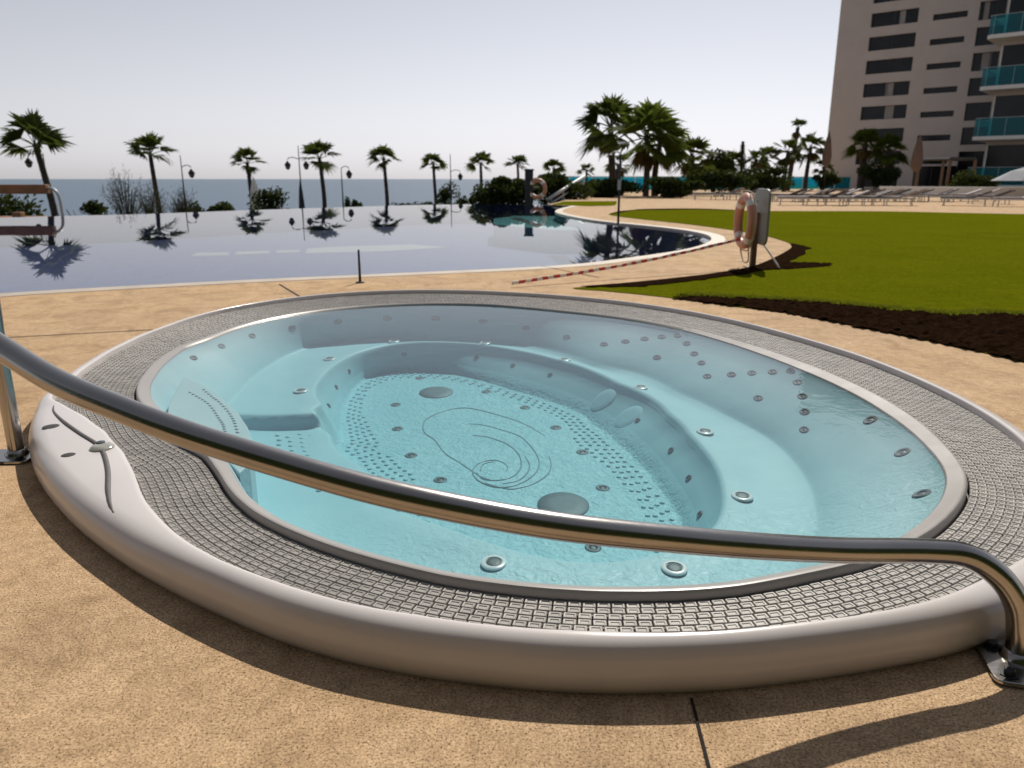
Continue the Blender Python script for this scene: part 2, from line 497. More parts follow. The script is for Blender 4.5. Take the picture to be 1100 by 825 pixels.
# outlines of the oval spa, as radii in mm about its middle, one per degree: rim foot, rim inner edge, lip, waterline, seat back, seat front, floor; bench height
RAD = {
'A': [2342,2336,2331,2326,2322,2317,2313,2310,2306,2303,2300,2297,2294,2292,2290,2289,2287,2287,2287,2287,2287,2289,2290,2293,2295,2299,2302,2307,2311,2316,2322,2327,2333,2340,2346,2353,2360,2368,2375,2383,2391,2399,2408,2416,2425,2434,2443,2452,2462,2472,2481,2492,2502,2512,2523,2534,2545,2557,2568,2580,2592,2604,2616,2628,2641,2653,2666,2678,2691,2704,2716,2729,2742,2755,2768,2781,2794,2808,2821,2835,2849,2864,2878,2893,2908,2924,2939,2955,2971,2987,3003,3019,3035,3050,3065,3080,3095,3109,3122,3135,3147,3159,3170,3180,3190,3199,3207,3215,3221,3227,3232,3236,3239,3241,3242,3242,3241,3239,3236,3232,3227,3221,3214,3206,3198,3188,3178,3167,3155,3143,3130,3116,3102,3087,3071,3056,3039,3022,3004,2985,2965,2945,2924,2903,2882,2860,2838,2817,2795,2773,2751,2729,2709,2689,2670,2652,2635,2619,2602,2586,2570,2555,2539,2523,2508,2493,2480,2467,2454,2443,2431,2420,2408,2397,2386,2375,2365,2356,2347,2339,2331,2324,2316,2309,2302,2295,2289,2283,2278,2273,2270,2266,2263,2260,2257,2254,2251,2248,2245,2242,2240,2237,2235,2233,2230,2228,2226,2224,2223,2221,2219,2218,2216,2215,2214,2214,2214,2215,2216,2217,2218,2220,2221,2223,2226,2229,2232,2235,2239,2243,2247,2252,2257,2263,2268,2274,2281,2287,2294,2301,2309,2317,2325,2334,2343,2353,2362,2372,2382,2393,2404,2415,2427,2438,2451,2464,2478,2493,2507,2522,2536,2549,2563,2575,2588,2600,2611,2622,2633,2643,2653,2662,2672,2682,2692,2701,2710,2718,2726,2733,2739,2746,2753,2759,2765,2770,2775,2780,2786,2792,2798,2805,2811,2818,2825,2832,2838,2844,2849,2853,2858,2861,2864,2865,2866,2866,2865,2864,2862,2859,2856,2852,2848,2842,2837,2830,2823,2815,2805,2795,2784,2772,2760,2747,2733,2720,2705,2691,2677,2663,2650,2636,2623,2610,2597,2584,2571,2558,2546,2533,2521,2509,2497,2486,2474,2463,2453,2442,2432,2423,2414,2405,2396,2388,2380,2373,2366,2359,2353,2347],
'B': [2256,2251,2246,2241,2236,2232,2228,2224,2221,2217,2214,2211,2209,2206,2204,2203,2202,2201,2201,2201,2202,2203,2205,2207,2210,2213,2217,2221,2226,2231,2236,2242,2248,2254,2261,2268,2275,2283,2290,2298,2306,2314,2322,2331,2340,2349,2358,2367,2377,2386,2396,2406,2417,2427,2438,2449,2460,2471,2483,2495,2506,2518,2531,2543,2555,2568,2580,2593,2606,2618,2631,2644,2657,2670,2683,2696,2709,2722,2736,2750,2764,2778,2793,2808,2823,2838,2854,2870,2886,2902,2918,2934,2950,2966,2981,2996,3010,3024,3038,3051,3063,3075,3086,3097,3106,3115,3124,3131,3138,3143,3148,3152,3155,3157,3158,3158,3157,3155,3152,3148,3144,3138,3131,3123,3114,3105,3094,3083,3071,3059,3046,3032,3018,3003,2987,2971,2955,2938,2920,2901,2881,2860,2839,2818,2797,2775,2753,2732,2710,2688,2666,2644,2622,2601,2583,2566,2549,2533,2517,2501,2485,2470,2454,2438,2422,2407,2393,2380,2369,2357,2346,2335,2323,2312,2301,2290,2279,2269,2261,2253,2246,2238,2231,2224,2217,2209,2203,2197,2194,2191,2190,2189,2188,2186,2185,2184,2182,2178,2169,2153,2133,2112,2093,2077,2061,2046,2032,2017,2004,1993,1984,1977,1970,1964,1957,1951,1946,1942,1941,1942,1944,1945,1947,1949,1951,1954,1958,1964,1972,1982,1991,2001,2012,2024,2038,2053,2069,2086,2104,2122,2140,2158,2175,2192,2209,2227,2245,2263,2281,2298,2315,2331,2346,2362,2377,2391,2405,2418,2432,2446,2461,2475,2489,2503,2516,2528,2539,2549,2559,2570,2581,2593,2603,2613,2622,2631,2639,2648,2657,2666,2675,2684,2691,2699,2705,2710,2715,2720,2726,2732,2738,2744,2749,2755,2760,2764,2767,2768,2768,2766,2765,2765,2765,2765,2764,2763,2760,2756,2752,2748,2744,2738,2732,2726,2719,2711,2704,2696,2687,2677,2666,2655,2643,2632,2620,2609,2598,2587,2575,2564,2552,2541,2529,2517,2505,2493,2481,2469,2457,2445,2433,2422,2410,2399,2388,2377,2367,2356,2347,2337,2328,2319,2311,2303,2295,2288,2281,2274,2268,2262],
'L': [1849,1842,1835,1828,1821,1815,1809,1804,1799,1794,1790,1786,1782,1779,1776,1773,1771,1769,1767,1766,1765,1764,1764,1764,1764,1764,1765,1766,1767,1769,1771,1773,1775,1778,1781,1784,1787,1790,1794,1798,1802,1806,1810,1815,1819,1824,1829,1834,1839,1845,1850,1856,1862,1867,1873,1879,1885,1891,1897,1902,1908,1914,1920,1926,1931,1937,1943,1949,1955,1962,1969,1976,1984,1992,2001,2011,2021,2032,2043,2055,2068,2081,2095,2109,2123,2138,2152,2167,2181,2195,2209,2223,2236,2249,2262,2274,2285,2296,2307,2317,2326,2335,2344,2351,2359,2365,2372,2377,2383,2387,2392,2396,2399,2402,2404,2406,2408,2409,2409,2409,2408,2407,2405,2403,2400,2396,2392,2387,2382,2376,2369,2362,2355,2347,2339,2330,2321,2311,2301,2289,2278,2266,2254,2242,2229,2217,2204,2191,2178,2165,2152,2138,2125,2112,2099,2087,2076,2068,2061,2056,2052,2048,2043,2038,2031,2024,2015,2005,1995,1985,1975,1965,1956,1947,1938,1930,1922,1915,1907,1900,1892,1885,1877,1870,1864,1857,1852,1846,1841,1837,1832,1827,1822,1817,1813,1808,1803,1798,1793,1788,1784,1779,1773,1768,1763,1757,1751,1746,1741,1737,1735,1733,1733,1733,1733,1733,1734,1734,1735,1735,1735,1736,1736,1736,1737,1737,1737,1738,1738,1739,1740,1741,1744,1749,1757,1767,1780,1793,1808,1824,1840,1858,1877,1898,1919,1940,1961,1982,2002,2022,2042,2061,2079,2096,2113,2130,2146,2162,2179,2195,2211,2227,2243,2258,2274,2290,2306,2322,2338,2354,2368,2382,2394,2406,2418,2429,2440,2450,2460,2469,2477,2485,2493,2500,2507,2513,2518,2522,2524,2525,2526,2527,2528,2530,2533,2535,2537,2538,2537,2536,2533,2530,2526,2522,2518,2513,2507,2502,2495,2489,2482,2475,2467,2459,2450,2440,2429,2417,2404,2389,2373,2357,2340,2323,2306,2290,2274,2259,2243,2228,2213,2197,2182,2167,2153,2138,2123,2109,2095,2081,2067,2053,2040,2027,2014,2001,1989,1977,1965,1954,1943,1932,1921,1911,1901,1892,1883,1874,1865,1857],
'D': [1764,1758,1752,1746,1740,1735,1730,1726,1722,1718,1715,1712,1709,1707,1705,1703,1702,1701,1700,1700,1700,1701,1701,1702,1704,1705,1707,1710,1712,1715,1718,1721,1725,1728,1732,1737,1741,1746,1750,1755,1761,1766,1772,1777,1783,1789,1794,1800,1805,1811,1817,1823,1829,1835,1841,1847,1854,1860,1866,1872,1878,1884,1890,1897,1903,1909,1915,1921,1928,1935,1942,1950,1958,1967,1976,1986,1996,2007,2019,2032,2045,2058,2072,2086,2101,2116,2131,2146,2160,2175,2189,2203,2216,2229,2241,2253,2264,2275,2285,2295,2304,2313,2321,2329,2336,2342,2348,2354,2359,2364,2368,2371,2375,2377,2380,2381,2383,2383,2384,2383,2382,2381,2379,2376,2373,2369,2365,2360,2354,2348,2341,2334,2327,2319,2310,2301,2292,2282,2271,2260,2248,2236,2223,2210,2197,2184,2171,2158,2144,2130,2117,2103,2089,2075,2062,2049,2038,2029,2022,2016,2012,2007,2002,1997,1989,1981,1972,1961,1951,1941,1930,1920,1910,1900,1891,1882,1874,1866,1858,1850,1842,1835,1827,1820,1813,1806,1801,1795,1790,1785,1780,1775,1770,1765,1760,1755,1750,1745,1740,1735,1730,1724,1719,1714,1708,1702,1696,1691,1686,1682,1679,1677,1676,1676,1676,1676,1677,1677,1677,1677,1677,1677,1678,1678,1678,1678,1678,1678,1679,1679,1680,1682,1686,1692,1700,1711,1725,1739,1754,1771,1788,1807,1827,1848,1870,1892,1914,1935,1957,1977,1998,2018,2037,2055,2073,2090,2106,2122,2139,2155,2171,2187,2203,2218,2234,2250,2266,2282,2298,2314,2328,2342,2354,2366,2378,2389,2400,2410,2420,2429,2437,2445,2453,2460,2467,2473,2478,2482,2484,2485,2486,2487,2488,2490,2493,2495,2497,2498,2497,2496,2493,2489,2484,2479,2473,2467,2460,2454,2446,2439,2431,2423,2414,2404,2394,2383,2371,2358,2344,2328,2311,2293,2275,2256,2238,2221,2203,2186,2169,2152,2135,2119,2102,2086,2069,2053,2038,2024,2010,1996,1982,1968,1955,1942,1929,1916,1904,1892,1880,1869,1858,1847,1836,1826,1816,1807,1798,1789,1780,1772],
'S': [1343,1336,1329,1323,1318,1312,1307,1303,1298,1293,1289,1284,1280,1276,1272,1268,1265,1263,1262,1261,1262,1264,1266,1269,1273,1277,1281,1286,1290,1295,1299,1304,1309,1313,1318,1322,1327,1331,1335,1339,1343,1346,1349,1351,1353,1355,1356,1357,1359,1360,1361,1362,1364,1367,1371,1377,1384,1393,1403,1416,1430,1444,1460,1477,1493,1510,1527,1545,1562,1580,1597,1615,1634,1653,1672,1692,1712,1733,1754,1774,1795,1816,1836,1856,1874,1892,1909,1926,1941,1956,1970,1984,1997,2010,2024,2037,2050,2063,2076,2089,2102,2115,2128,2142,2155,2168,2181,2193,2206,2218,2230,2241,2252,2261,2270,2278,2286,2292,2297,2302,2305,2307,2308,2307,2304,2299,2292,2284,2273,2261,2247,2231,2213,2194,2174,2152,2130,2107,2085,2062,2040,2018,1996,1974,1953,1933,1912,1892,1872,1853,1834,1816,1798,1781,1764,1748,1733,1717,1703,1689,1674,1661,1647,1634,1622,1610,1599,1589,1579,1570,1562,1555,1549,1543,1538,1534,1530,1526,1523,1520,1517,1514,1512,1510,1509,1509,1509,1510,1511,1513,1515,1518,1520,1522,1523,1525,1526,1526,1526,1526,1526,1525,1524,1524,1523,1522,1521,1520,1519,1517,1516,1515,1513,1512,1510,1509,1508,1507,1506,1506,1507,1508,1509,1511,1514,1517,1520,1524,1529,1535,1541,1549,1557,1566,1576,1587,1598,1610,1623,1637,1651,1666,1682,1699,1716,1734,1752,1770,1789,1807,1826,1844,1863,1882,1900,1919,1938,1956,1975,1994,2012,2031,2050,2069,2087,2106,2124,2142,2159,2176,2193,2209,2224,2238,2252,2266,2278,2290,2301,2311,2320,2328,2335,2340,2344,2346,2346,2345,2341,2335,2328,2319,2308,2296,2282,2267,2250,2233,2216,2198,2181,2164,2148,2133,2118,2104,2089,2075,2060,2045,2030,2014,1998,1982,1966,1949,1933,1916,1900,1884,1868,1852,1836,1821,1805,1790,1775,1760,1745,1730,1715,1701,1686,1672,1659,1645,1632,1619,1606,1593,1580,1567,1554,1540,1526,1511,1497,1483,1469,1455,1443,1431,1419,1408,1398,1387,1378,1368,1359,1351],
'W': [1042,1041,1040,1040,1040,1040,1040,1041,1041,1042,1042,1042,1043,1043,1044,1044,1045,1045,1046,1046,1046,1047,1047,1048,1048,1049,1050,1051,1052,1053,1054,1055,1057,1058,1060,1061,1063,1066,1069,1074,1079,1086,1094,1102,1111,1120,1129,1138,1148,1157,1167,1176,1187,1197,1209,1220,1232,1245,1257,1270,1282,1295,1308,1320,1333,1345,1358,1371,1384,1398,1412,1427,1443,1460,1477,1496,1514,1533,1551,1570,1589,1608,1627,1647,1666,1686,1707,1728,1749,1771,1792,1814,1835,1855,1875,1894,1911,1927,1942,1956,1970,1983,1996,2008,2019,2029,2039,2047,2053,2058,2060,2061,2059,2054,2046,2036,2023,2008,1991,1973,1954,1934,1914,1892,1870,1846,1822,1797,1772,1746,1721,1696,1671,1646,1623,1600,1577,1555,1533,1511,1489,1468,1446,1425,1405,1385,1366,1348,1331,1315,1298,1282,1267,1251,1235,1219,1203,1187,1171,1155,1139,1123,1106,1090,1074,1058,1043,1030,1018,1010,1006,1005,1006,1008,1009,1008,1005,999,991,981,971,960,949,937,926,915,905,895,887,880,875,872,869,868,868,867,867,867,867,866,866,866,866,866,865,865,865,865,865,865,864,864,864,864,864,864,864,864,865,865,866,867,868,869,870,872,873,876,880,885,893,903,915,928,942,957,972,987,1002,1017,1032,1047,1062,1078,1093,1108,1123,1138,1153,1168,1184,1199,1214,1229,1244,1260,1275,1291,1307,1324,1342,1360,1379,1399,1419,1441,1463,1486,1509,1532,1555,1579,1602,1626,1649,1672,1694,1715,1734,1753,1769,1783,1796,1807,1816,1823,1828,1831,1832,1831,1829,1825,1822,1817,1812,1807,1801,1794,1786,1778,1768,1757,1744,1730,1714,1697,1679,1660,1641,1621,1602,1583,1564,1545,1527,1508,1490,1473,1455,1438,1421,1405,1388,1372,1357,1341,1325,1310,1295,1280,1266,1252,1239,1227,1215,1204,1192,1181,1170,1160,1151,1142,1134,1127,1121,1115,1110,1104,1099,1093,1088,1083,1077,1072,1067,1061,1056,1052,1048,1045],
'F': [809,805,801,797,793,790,787,785,784,783,782,782,783,783,784,785,786,787,788,789,790,791,792,793,794,795,796,797,798,800,802,804,807,811,816,821,827,833,840,847,855,862,869,877,884,891,899,906,914,921,928,936,943,951,958,966,973,980,988,995,1003,1011,1019,1028,1037,1047,1057,1068,1080,1092,1104,1117,1129,1142,1154,1167,1180,1193,1207,1221,1236,1252,1269,1289,1310,1333,1357,1382,1408,1435,1462,1489,1517,1545,1573,1602,1631,1661,1691,1721,1751,1781,1809,1836,1861,1884,1904,1921,1935,1948,1958,1966,1972,1976,1976,1972,1965,1955,1941,1925,1906,1884,1860,1833,1804,1772,1740,1706,1671,1637,1603,1569,1536,1504,1473,1443,1415,1389,1364,1340,1317,1295,1273,1252,1230,1209,1188,1168,1148,1129,1111,1094,1078,1064,1051,1038,1027,1016,1005,994,984,973,963,953,942,932,922,913,904,896,889,884,880,877,877,877,878,879,881,881,881,880,877,872,866,859,850,840,831,821,812,803,796,790,786,782,780,778,777,777,776,776,776,776,775,775,775,775,775,775,774,774,774,774,774,774,775,775,775,776,777,778,779,780,782,784,787,791,797,803,811,820,831,842,855,869,883,897,912,927,942,957,972,988,1003,1018,1033,1048,1063,1078,1094,1109,1124,1140,1155,1171,1187,1203,1220,1237,1255,1273,1292,1312,1333,1354,1375,1397,1420,1443,1466,1489,1512,1534,1557,1578,1599,1619,1638,1655,1671,1685,1698,1708,1717,1724,1729,1733,1734,1735,1734,1731,1728,1724,1719,1713,1707,1699,1690,1679,1667,1652,1634,1614,1591,1566,1539,1512,1484,1457,1431,1406,1382,1359,1336,1313,1290,1268,1245,1223,1202,1182,1162,1144,1126,1109,1092,1077,1062,1048,1036,1024,1012,1001,991,980,970,960,950,940,929,920,910,901,892,883,876,869,863,857,852,847,843,838,834,830,826,821,817,813],
'Z': [-150,-150,-150,-150,-150,-150,-150,-150,-150,-150,-150,-150,-150,-150,-150,-150,-150,-150,-150,-150,-150,-150,-150,-150,-150,-150,-150,-150,-150,-150,-150,-150,-150,-150,-150,-150,-150,-150,-150,-150,-150,-150,-150,-150,-150,-150,-150,-150,-150,-150,-150,-150,-150,-150,-150,-150,-150,-150,-150,-150,-150,-150,-150,-150,-150,-150,-150,-150,-150,-150,-150,-150,-150,-150,-150,-150,-150,-150,-150,-150,-150,-150,-150,-150,-150,-150,-150,-150,-150,-150,-150,-150,-150,-150,-150,-150,-150,-150,-150,-150,-150,-150,-150,-150,-150,-150,-150,-150,-150,-150,-150,-150,-150,-150,-150,-150,-150,-150,-150,-150,-150,-150,-150,-150,-150,-150,-150,-150,-150,-150,-150,-150,-150,-150,-150,-150,-150,-150,-150,-150,-150,-150,-150,-150,-150,-150,-150,-150,-150,-150,-150,-150,-150,-150,-150,-150,-150,-150,-150,-150,-150,-150,-150,-150,-150,-150,-150,-150,-150,-150,-150,-150,-150,-150,-150,-150,-150,-150,-150,-150,-150,-156,-188,-219,-225,-225,-225,-225,-225,-225,-225,-225,-225,-225,-225,-225,-225,-225,-225,-225,-225,-225,-225,-225,-225,-225,-225,-225,-225,-225,-225,-225,-225,-225,-225,-225,-225,-225,-225,-225,-225,-225,-225,-225,-225,-225,-225,-225,-225,-225,-225,-225,-225,-225,-225,-225,-225,-225,-225,-225,-225,-225,-225,-225,-225,-225,-225,-224,-223,-221,-219,-217,-215,-212,-209,-206,-202,-199,-195,-191,-188,-184,-180,-176,-173,-169,-166,-163,-160,-158,-156,-154,-152,-151,-150,-150,-150,-150,-150,-150,-150,-150,-150,-150,-150,-150,-150,-150,-150,-150,-150,-150,-150,-150,-150,-150,-150,-150,-150,-150,-150,-150,-150,-150,-150,-150,-150,-150,-150,-150,-150,-150,-150,-150,-150,-150,-150,-150,-150,-150,-150,-150,-150,-150,-150,-150,-150,-150,-150,-150,-150,-150,-150,-150,-150,-150,-150,-150,-150,-150,-150,-150,-150,-150,-150,-150,-150,-150,-150,-150,-150,-150,-150,-150,-150,-150,-150,-150,-150,-150],
}
# middles and facing of the jets, nozzles and drains; lines of the floor relief
J_WALL = [(-2.006, 4.687, 0.06, 0.544, 0.01, 0.839), (-1.961, 5.043, 0.058, 0.637, -0.064, 0.769), (-1.887, 5.445, 0.048, 0.704, -0.184, 0.686), (-1.71, 5.852, 0.031, 0.788, -0.474, 0.392), (-1.426, 6.169, 0.019, 0.617, -0.767, 0.178), (-1.05, 6.35, 0.016, 0.257, -0.896, 0.362), (-0.647, 6.397, 0.008, -0.011, -0.815, 0.579), (-0.245, 6.323, -0.007, -0.222, -0.739, 0.636), (0.114, 6.133, -0.026, -0.43, -0.628, 0.649), (0.429, 5.847, -0.043, -0.422, -0.436, 0.795), (0.686, 5.563, -0.04, -0.359, -0.292, 0.886), (0.835, 5.5, -0.005, -0.323, -0.301, 0.897), (0.966, 5.447, 0.026, -0.352, -0.291, 0.89), (1.077, 5.385, 0.053, -0.394, -0.264, 0.88), (1.174, 5.312, 0.078, -0.504, -0.243, 0.829), (1.207, 5.158, 0.053, -0.436, -0.218, 0.873), (1.221, 4.984, 0.02, -0.446, -0.184, 0.876), (1.232, 4.824, -0.005, -0.446, -0.151, 0.882), (1.223, 4.623, -0.044, -0.434, -0.159, 0.887), (1.341, 4.514, -0.004, -0.447, -0.153, 0.882), (1.435, 4.422, 0.028, -0.459, -0.134, 0.878), (1.522, 4.321, 0.061, -0.466, -0.12, 0.876), (1.594, 4.227, 0.091, -0.703, -0.216, 0.678), (1.007, 5.158, -0.045, -0.418, -0.247, 0.874), (1.582, 4.083, 0.061, -0.481, -0.109, 0.87), (1.553, 3.924, 0.026, -0.497, -0.095, 0.863), (1.513, 3.773, -0.013, -0.518, -0.086, 0.851), (1.458, 3.618, -0.06, -0.53, -0.039, 0.847), (1.385, 4.124, -0.042, -0.478, -0.134, 0.868)]
J_BIG = [(1.665, 3.381, 0.067, -0.521, 0.016, 0.854), (1.613, 2.971, 0.057, -0.496, 0.089, 0.864), (1.47, 2.543, 0.057, -0.42, 0.239, 0.876)]
J_BENCH = [(-1.329, 5.527, -0.152, -0.09, 0.017, 0.996), (-1.288, 4.646, -0.15, -0.089, -0.025, 0.996), (-0.953, 6.125, -0.148, 0.013, -0.034, 0.999), (-0.219, 6.062, -0.15, -0.101, -0.248, 0.963), (0.372, 5.495, -0.154, -0.595, -0.473, 0.651), (0.784, 4.729, -0.152, -0.37, -0.136, 0.919), (0.973, 3.867, -0.149, 0.067, 0.003, 0.998), (0.937, 3.038, -0.149, 0.044, -0.025, 0.999), (0.541, 2.436, -0.152, 0.039, -0.071, 0.997), (-0.067, 2.481, -0.154, -0.077, -0.067, 0.995), (-0.522, 3.514, -0.37, -0.0, -0.0, 1.0)]
J_WELL = [(-1.223, 5.559, -0.246, 0.939, -0.14, 0.315), (-1.236, 5.173, -0.264, 0.837, 0.003, 0.547), (-1.189, 4.742, -0.271, 0.77, 0.122, 0.626), (-0.884, 6.098, -0.24, 0.314, -0.872, 0.376), (-0.285, 5.988, -0.238, -0.295, -0.504, 0.812), (0.007, 5.741, -0.247, -0.359, -0.38, 0.852), (0.281, 5.449, -0.247, -0.433, -0.349, 0.831), (0.76, 4.399, -0.262, -0.558, -0.104, 0.823), (0.851, 3.851, -0.253, -0.671, -0.077, 0.737), (0.865, 3.486, -0.265, -0.7, -0.021, 0.714), (0.831, 3.109, -0.284, -0.8, 0.11, 0.59)]
J_SUCT = [(0.602, 4.84, -0.262, -0.625, -0.21, 0.752), (0.72, 4.506, -0.272, -0.549, -0.166, 0.819)]
J_FLOOR = [(-0.727, 5.829, -0.371, -0.0, -0.0, 1.0), (-0.189, 5.432, -0.37, -0.0, -0.0, 1.0), (0.09, 5.028, -0.37, -0.0, -0.0, 1.0), (0.277, 4.592, -0.371, -0.0, -0.0, 1.0), (0.405, 4.141, -0.371, -0.0, -0.0, 1.0), (0.462, 3.616, -0.371, -0.0, -0.0, 1.0), (0.346, 2.964, -0.371, -0.0, -0.0, 1.0), (-0.81, 5.095, -0.37, -0.0, -0.0, 1.0), (-0.721, 4.566, -0.371, -0.0, -0.0, 1.0), (-0.575, 4.088, -0.371, -0.0, -0.0, 1.0), (-0.375, 3.722, -0.371, -0.0, -0.0, 1.0), (-0.099, 3.257, -0.371, -0.0, -0.0, 1.0)]
J_DRAIN = [(-0.558, 5.41, -0.371, -0.0, -0.0, 1.0), (0.247, 3.403, -0.371, -0.0, -0.0, 1.0)]
EMB = [[[-0.107, 3.718], [-0.167, 3.77], [-0.283, 3.961], [-0.384, 4.124], [-0.465, 4.35], [-0.542, 4.49], [-0.569, 4.676], [-0.541, 4.815], [-0.443, 4.962], [-0.319, 5.017], [-0.189, 4.941], [-0.012, 4.775], [0.095, 4.638], [0.2, 4.437]], [[-0.281, 4.666], [-0.178, 4.638], [-0.029, 4.508], [0.057, 4.402], [0.124, 4.187], [0.151, 4.005], [0.135, 3.85], [0.078, 3.718], [0.0, 3.637], [-0.071, 3.619], [-0.144, 3.668], [-0.196, 3.757], [-0.211, 3.863], [-0.18, 3.968], [-0.104, 4.012], [-0.052, 3.976], [-0.023, 3.905], [-0.03, 3.85]], [[-0.24, 4.437], [-0.142, 4.402], [-0.028, 4.275], [0.037, 4.109], [0.051, 3.933], [0.025, 3.81], [-0.024, 3.738], [-0.097, 3.712], [-0.156, 3.738], [-0.189, 3.823]], [[0.211, 4.079], [0.215, 3.933], [0.188, 3.796], [0.12, 3.68], [0.047, 3.619], [-0.024, 3.601], [-0.144, 3.68]], [[0.074, 4.079], [0.097, 3.933], [0.074, 3.796], [0.024, 3.706], [-0.048, 3.668]], [[-0.171, 3.85], [-0.159, 3.947], [-0.104, 3.99]]]

# ------------------------------------------------------------ the large setting
OX, OY = -0.15, 4.2


def ring(key, da=0.0, step=1):
    return [(OX + (RAD[key][i] / 1000 + da) * math.cos(math.radians(i)), OY + (RAD[key][i] / 1000 + da) * math.sin(math.radians(i))) for i in range(0, 360, step)]


POOL_NEAR = [(-25, -1.8), (-18, .9), (-12, 3.9), (-8.2, 6.1), (-5.7, 7.62), (-4.88, 8.13), (-3.72, 8.71), (-2.78, 9.12), (-1.18, 9.75), (-.12, 10.16), (.9, 10.72), (1.76, 11.6),
             (2.76, 12.79), (3.44, 13.95), (3.92, 15.2), (4.15, 16.5), (4.05, 17.9), (3.63, 19.3), (2.95, 20.9), (2.38, 22.36), (1.9, 24.7), (1.62, 26.9), (1.6, 28.9),
             (1.95, 31.5), (2.63, 34.5)]
POOL_FAR = [(1.64, 36.2), (-1.08, 38.6), (-4.72, 36.9), (-7.19, 34.2), (-9.47, 31.84), (-10.87, 30.15), (-12.85, 27.4), (-14.83, 26.0), (-17.2, 23.9), (-24, 17.5), (-34, 9)]
near_s = [(p.x, p.y) for p in spline([(x, y, 0) for x, y in POOL_NEAR], 4)]
deck_poly = [(-25, -7), (60, -7), (120, 140), (17, 140), (5, 60), (3, 44), (1.64, 36.2)] + near_s[::-1]
sheet('deck', deck_poly, [ring('A', -.03, 3)], 0.0, M['deck'])
# pale coping stones along the water
mb = MB()
cp = [Vector((x, y, 0)) for x, y in near_s[8:]]
ins, outs = [], []
for i, p in enumerate(cp):
    t = (cp[min(i + 1, len(cp) - 1)] - cp[max(i - 1, 0)]).normalized()
    nn = Vector((t.y, -t.x, 0))
    ins.append(p - nn * .01); outs.append(p + nn * .26)
n = len(cp)
mb.add([(p.x, p.y, -.06) for p in ins] + [(p.x, p.y, .004) for p in ins] + [(p.x, p.y, .004) for p in outs],
       [(i, i + 1, n + i + 1, n + i) for i in range(n - 1)] + [(n + i, n + i + 1, 2 * n + i + 1, 2 * n + i) for i in range(n - 1)])
o = mb.build('pool_coping', M['coping']); o['kind'] = 'structure'
# joints between the deck slabs
mb = MB()
for a, b, w in [((.41, 1.50), (.375, .9), .007), ((-2.62, 8.6), (-2.12, 7.63), .02), ((-5.2, 5.15), (-2.6, 6.0), .016), ((3.2, 11.2), (3.9, 10.6), .02), ((4.2, 14.0), (4.75, 13.6), .02), ((.4, 10.5), (1.05, 9.2), .018)]:
    a, b = Vector((*a, 0)), Vector((*b, 0))
    t = (b - a).normalized(); nn = Vector((t.y, -t.x, 0)) * w / 2
    mb.add([(q.x, q.y, .004) for q in (a - nn, a + nn, b + nn, b - nn)], [(0, 1, 2, 3)])
o = mb.build('deck_joints', M['joint']); o['kind'] = 'structure'

pool_poly = near_s + POOL_FAR
sheet('pool_water', pool_poly, [], -.04, M['poolwater'])
sheet('pool_floor', pool_poly, [], -.95, M['pooltile'])
mb = MB()
n = len(pool_poly)
mb.add([(x, y, -.95) for x, y in pool_poly] + [(x, y, -.05) for x, y in pool_poly], [(i, (i + 1) % n, n + (i + 1) % n, n + i) for i in range(n)])
o = mb.build('pool_wall', M['pooltile']); o['kind'] = 'structure'
# paler shallow shelf by the tip of the deck and the inlaid lines and bays on the pool floor
mb = MB()
mb.prism([(1.9, 31.4), (1.62, 28.9), (1.64, 26.9), (1.92, 24.7), (2.3, 22.7), (1.2, 22.9), (-.6, 25.6), (-.7, 29.5), (.2, 31.8)], -.948, -.30)
o = mb.build('pool_shelf', M['poolpale']); o['kind'] = 'structure'
mb = MB()
for a, b, w in [((.1, 30.0), (.9, 25.0), .34)]:
    a, b = Vector((*a, 0)), Vector((*b, 0)); t = (b - a).normalized(); nn = Vector((t.y, -t.x, 0)) * w / 2
    mb.add([(q.x, q.y, -.294 if 0 else -.29) for q in (a - nn, a + nn, b + nn, b - nn)], [(0, 1, 2, 3)])
a, b = Vector((1.25, 21.9, 0)), Vector((1.72, 16.4, 0)); t = (b - a).normalized(); nn = Vector((t.y, -t.x, 0)) * .26
mb.add([(q.x, q.y, -.945) for q in (a - nn, a + nn, b + nn, b - nn)], [(0, 1, 2, 3)])
o = mb.build('pool_lane_line', M['pooldark']); o['kind'] = 'structure'
mb = MB()
mb.prism([(-9.01, 21.62), (-8.04, 21.89), (-8.35, 22.75), (-9.22, 22.6)], -.949, -.94)
mb.prism([(-7.93, 22.03), (-7.1, 22.46), (-7.29, 23.26), (-8.17, 22.96)], -.949, -.94)
mb.prism([(-6.9, 22.6), (-6.28, 22.81), (-6.48, 23.57), (-7.13, 23.35)], -.949, -.94)
mb.prism([(-6.02, 22.46), (-3.64, 23.2), (-2.07, 24.5), (-3.38, 25.56), (-5.65, 24.67), (-6.36, 23.99)], -.949, -.94)
o = mb.build('pool_ledges', M['poolwhite']); o['kind'] = 'structure'

# slope down to the sea, hidden below the overflow edge except where plants stand on it
edge = [(6, 52), (3.2, 44)] + POOL_FAR
mb = MB()
rows = [(1.003, -.12), (1.02, -1.0), (1.3, -2.6), (1.8, -3.0), (2.5, -3.1), (2.75, -4.5), (3.1, -9.5)]
n = len(edge)
for f, z in rows:
    mb.v += [(x * f, y * f, z) for x, y in edge]
for r in range(len(rows) - 1):
    for i in range(n - 1):
        mb.f.append((r * n + i, r * n + i + 1, (r + 1) * n + i + 1, (r + 1) * n + i)); mb.m.append(0)
o = mb.build('terrain', M['terrain'], smooth=True); o['kind'] = 'structure'
mb = MB()
mb.add([(-40000, 30, -8.5), (40000, 30, -8.5), (40000, 45000, -8.5), (-40000, 45000, -8.5)], [(0, 1, 2, 3)])
o = mb.build('sea', M['sea']); o['kind'] = 'structure'

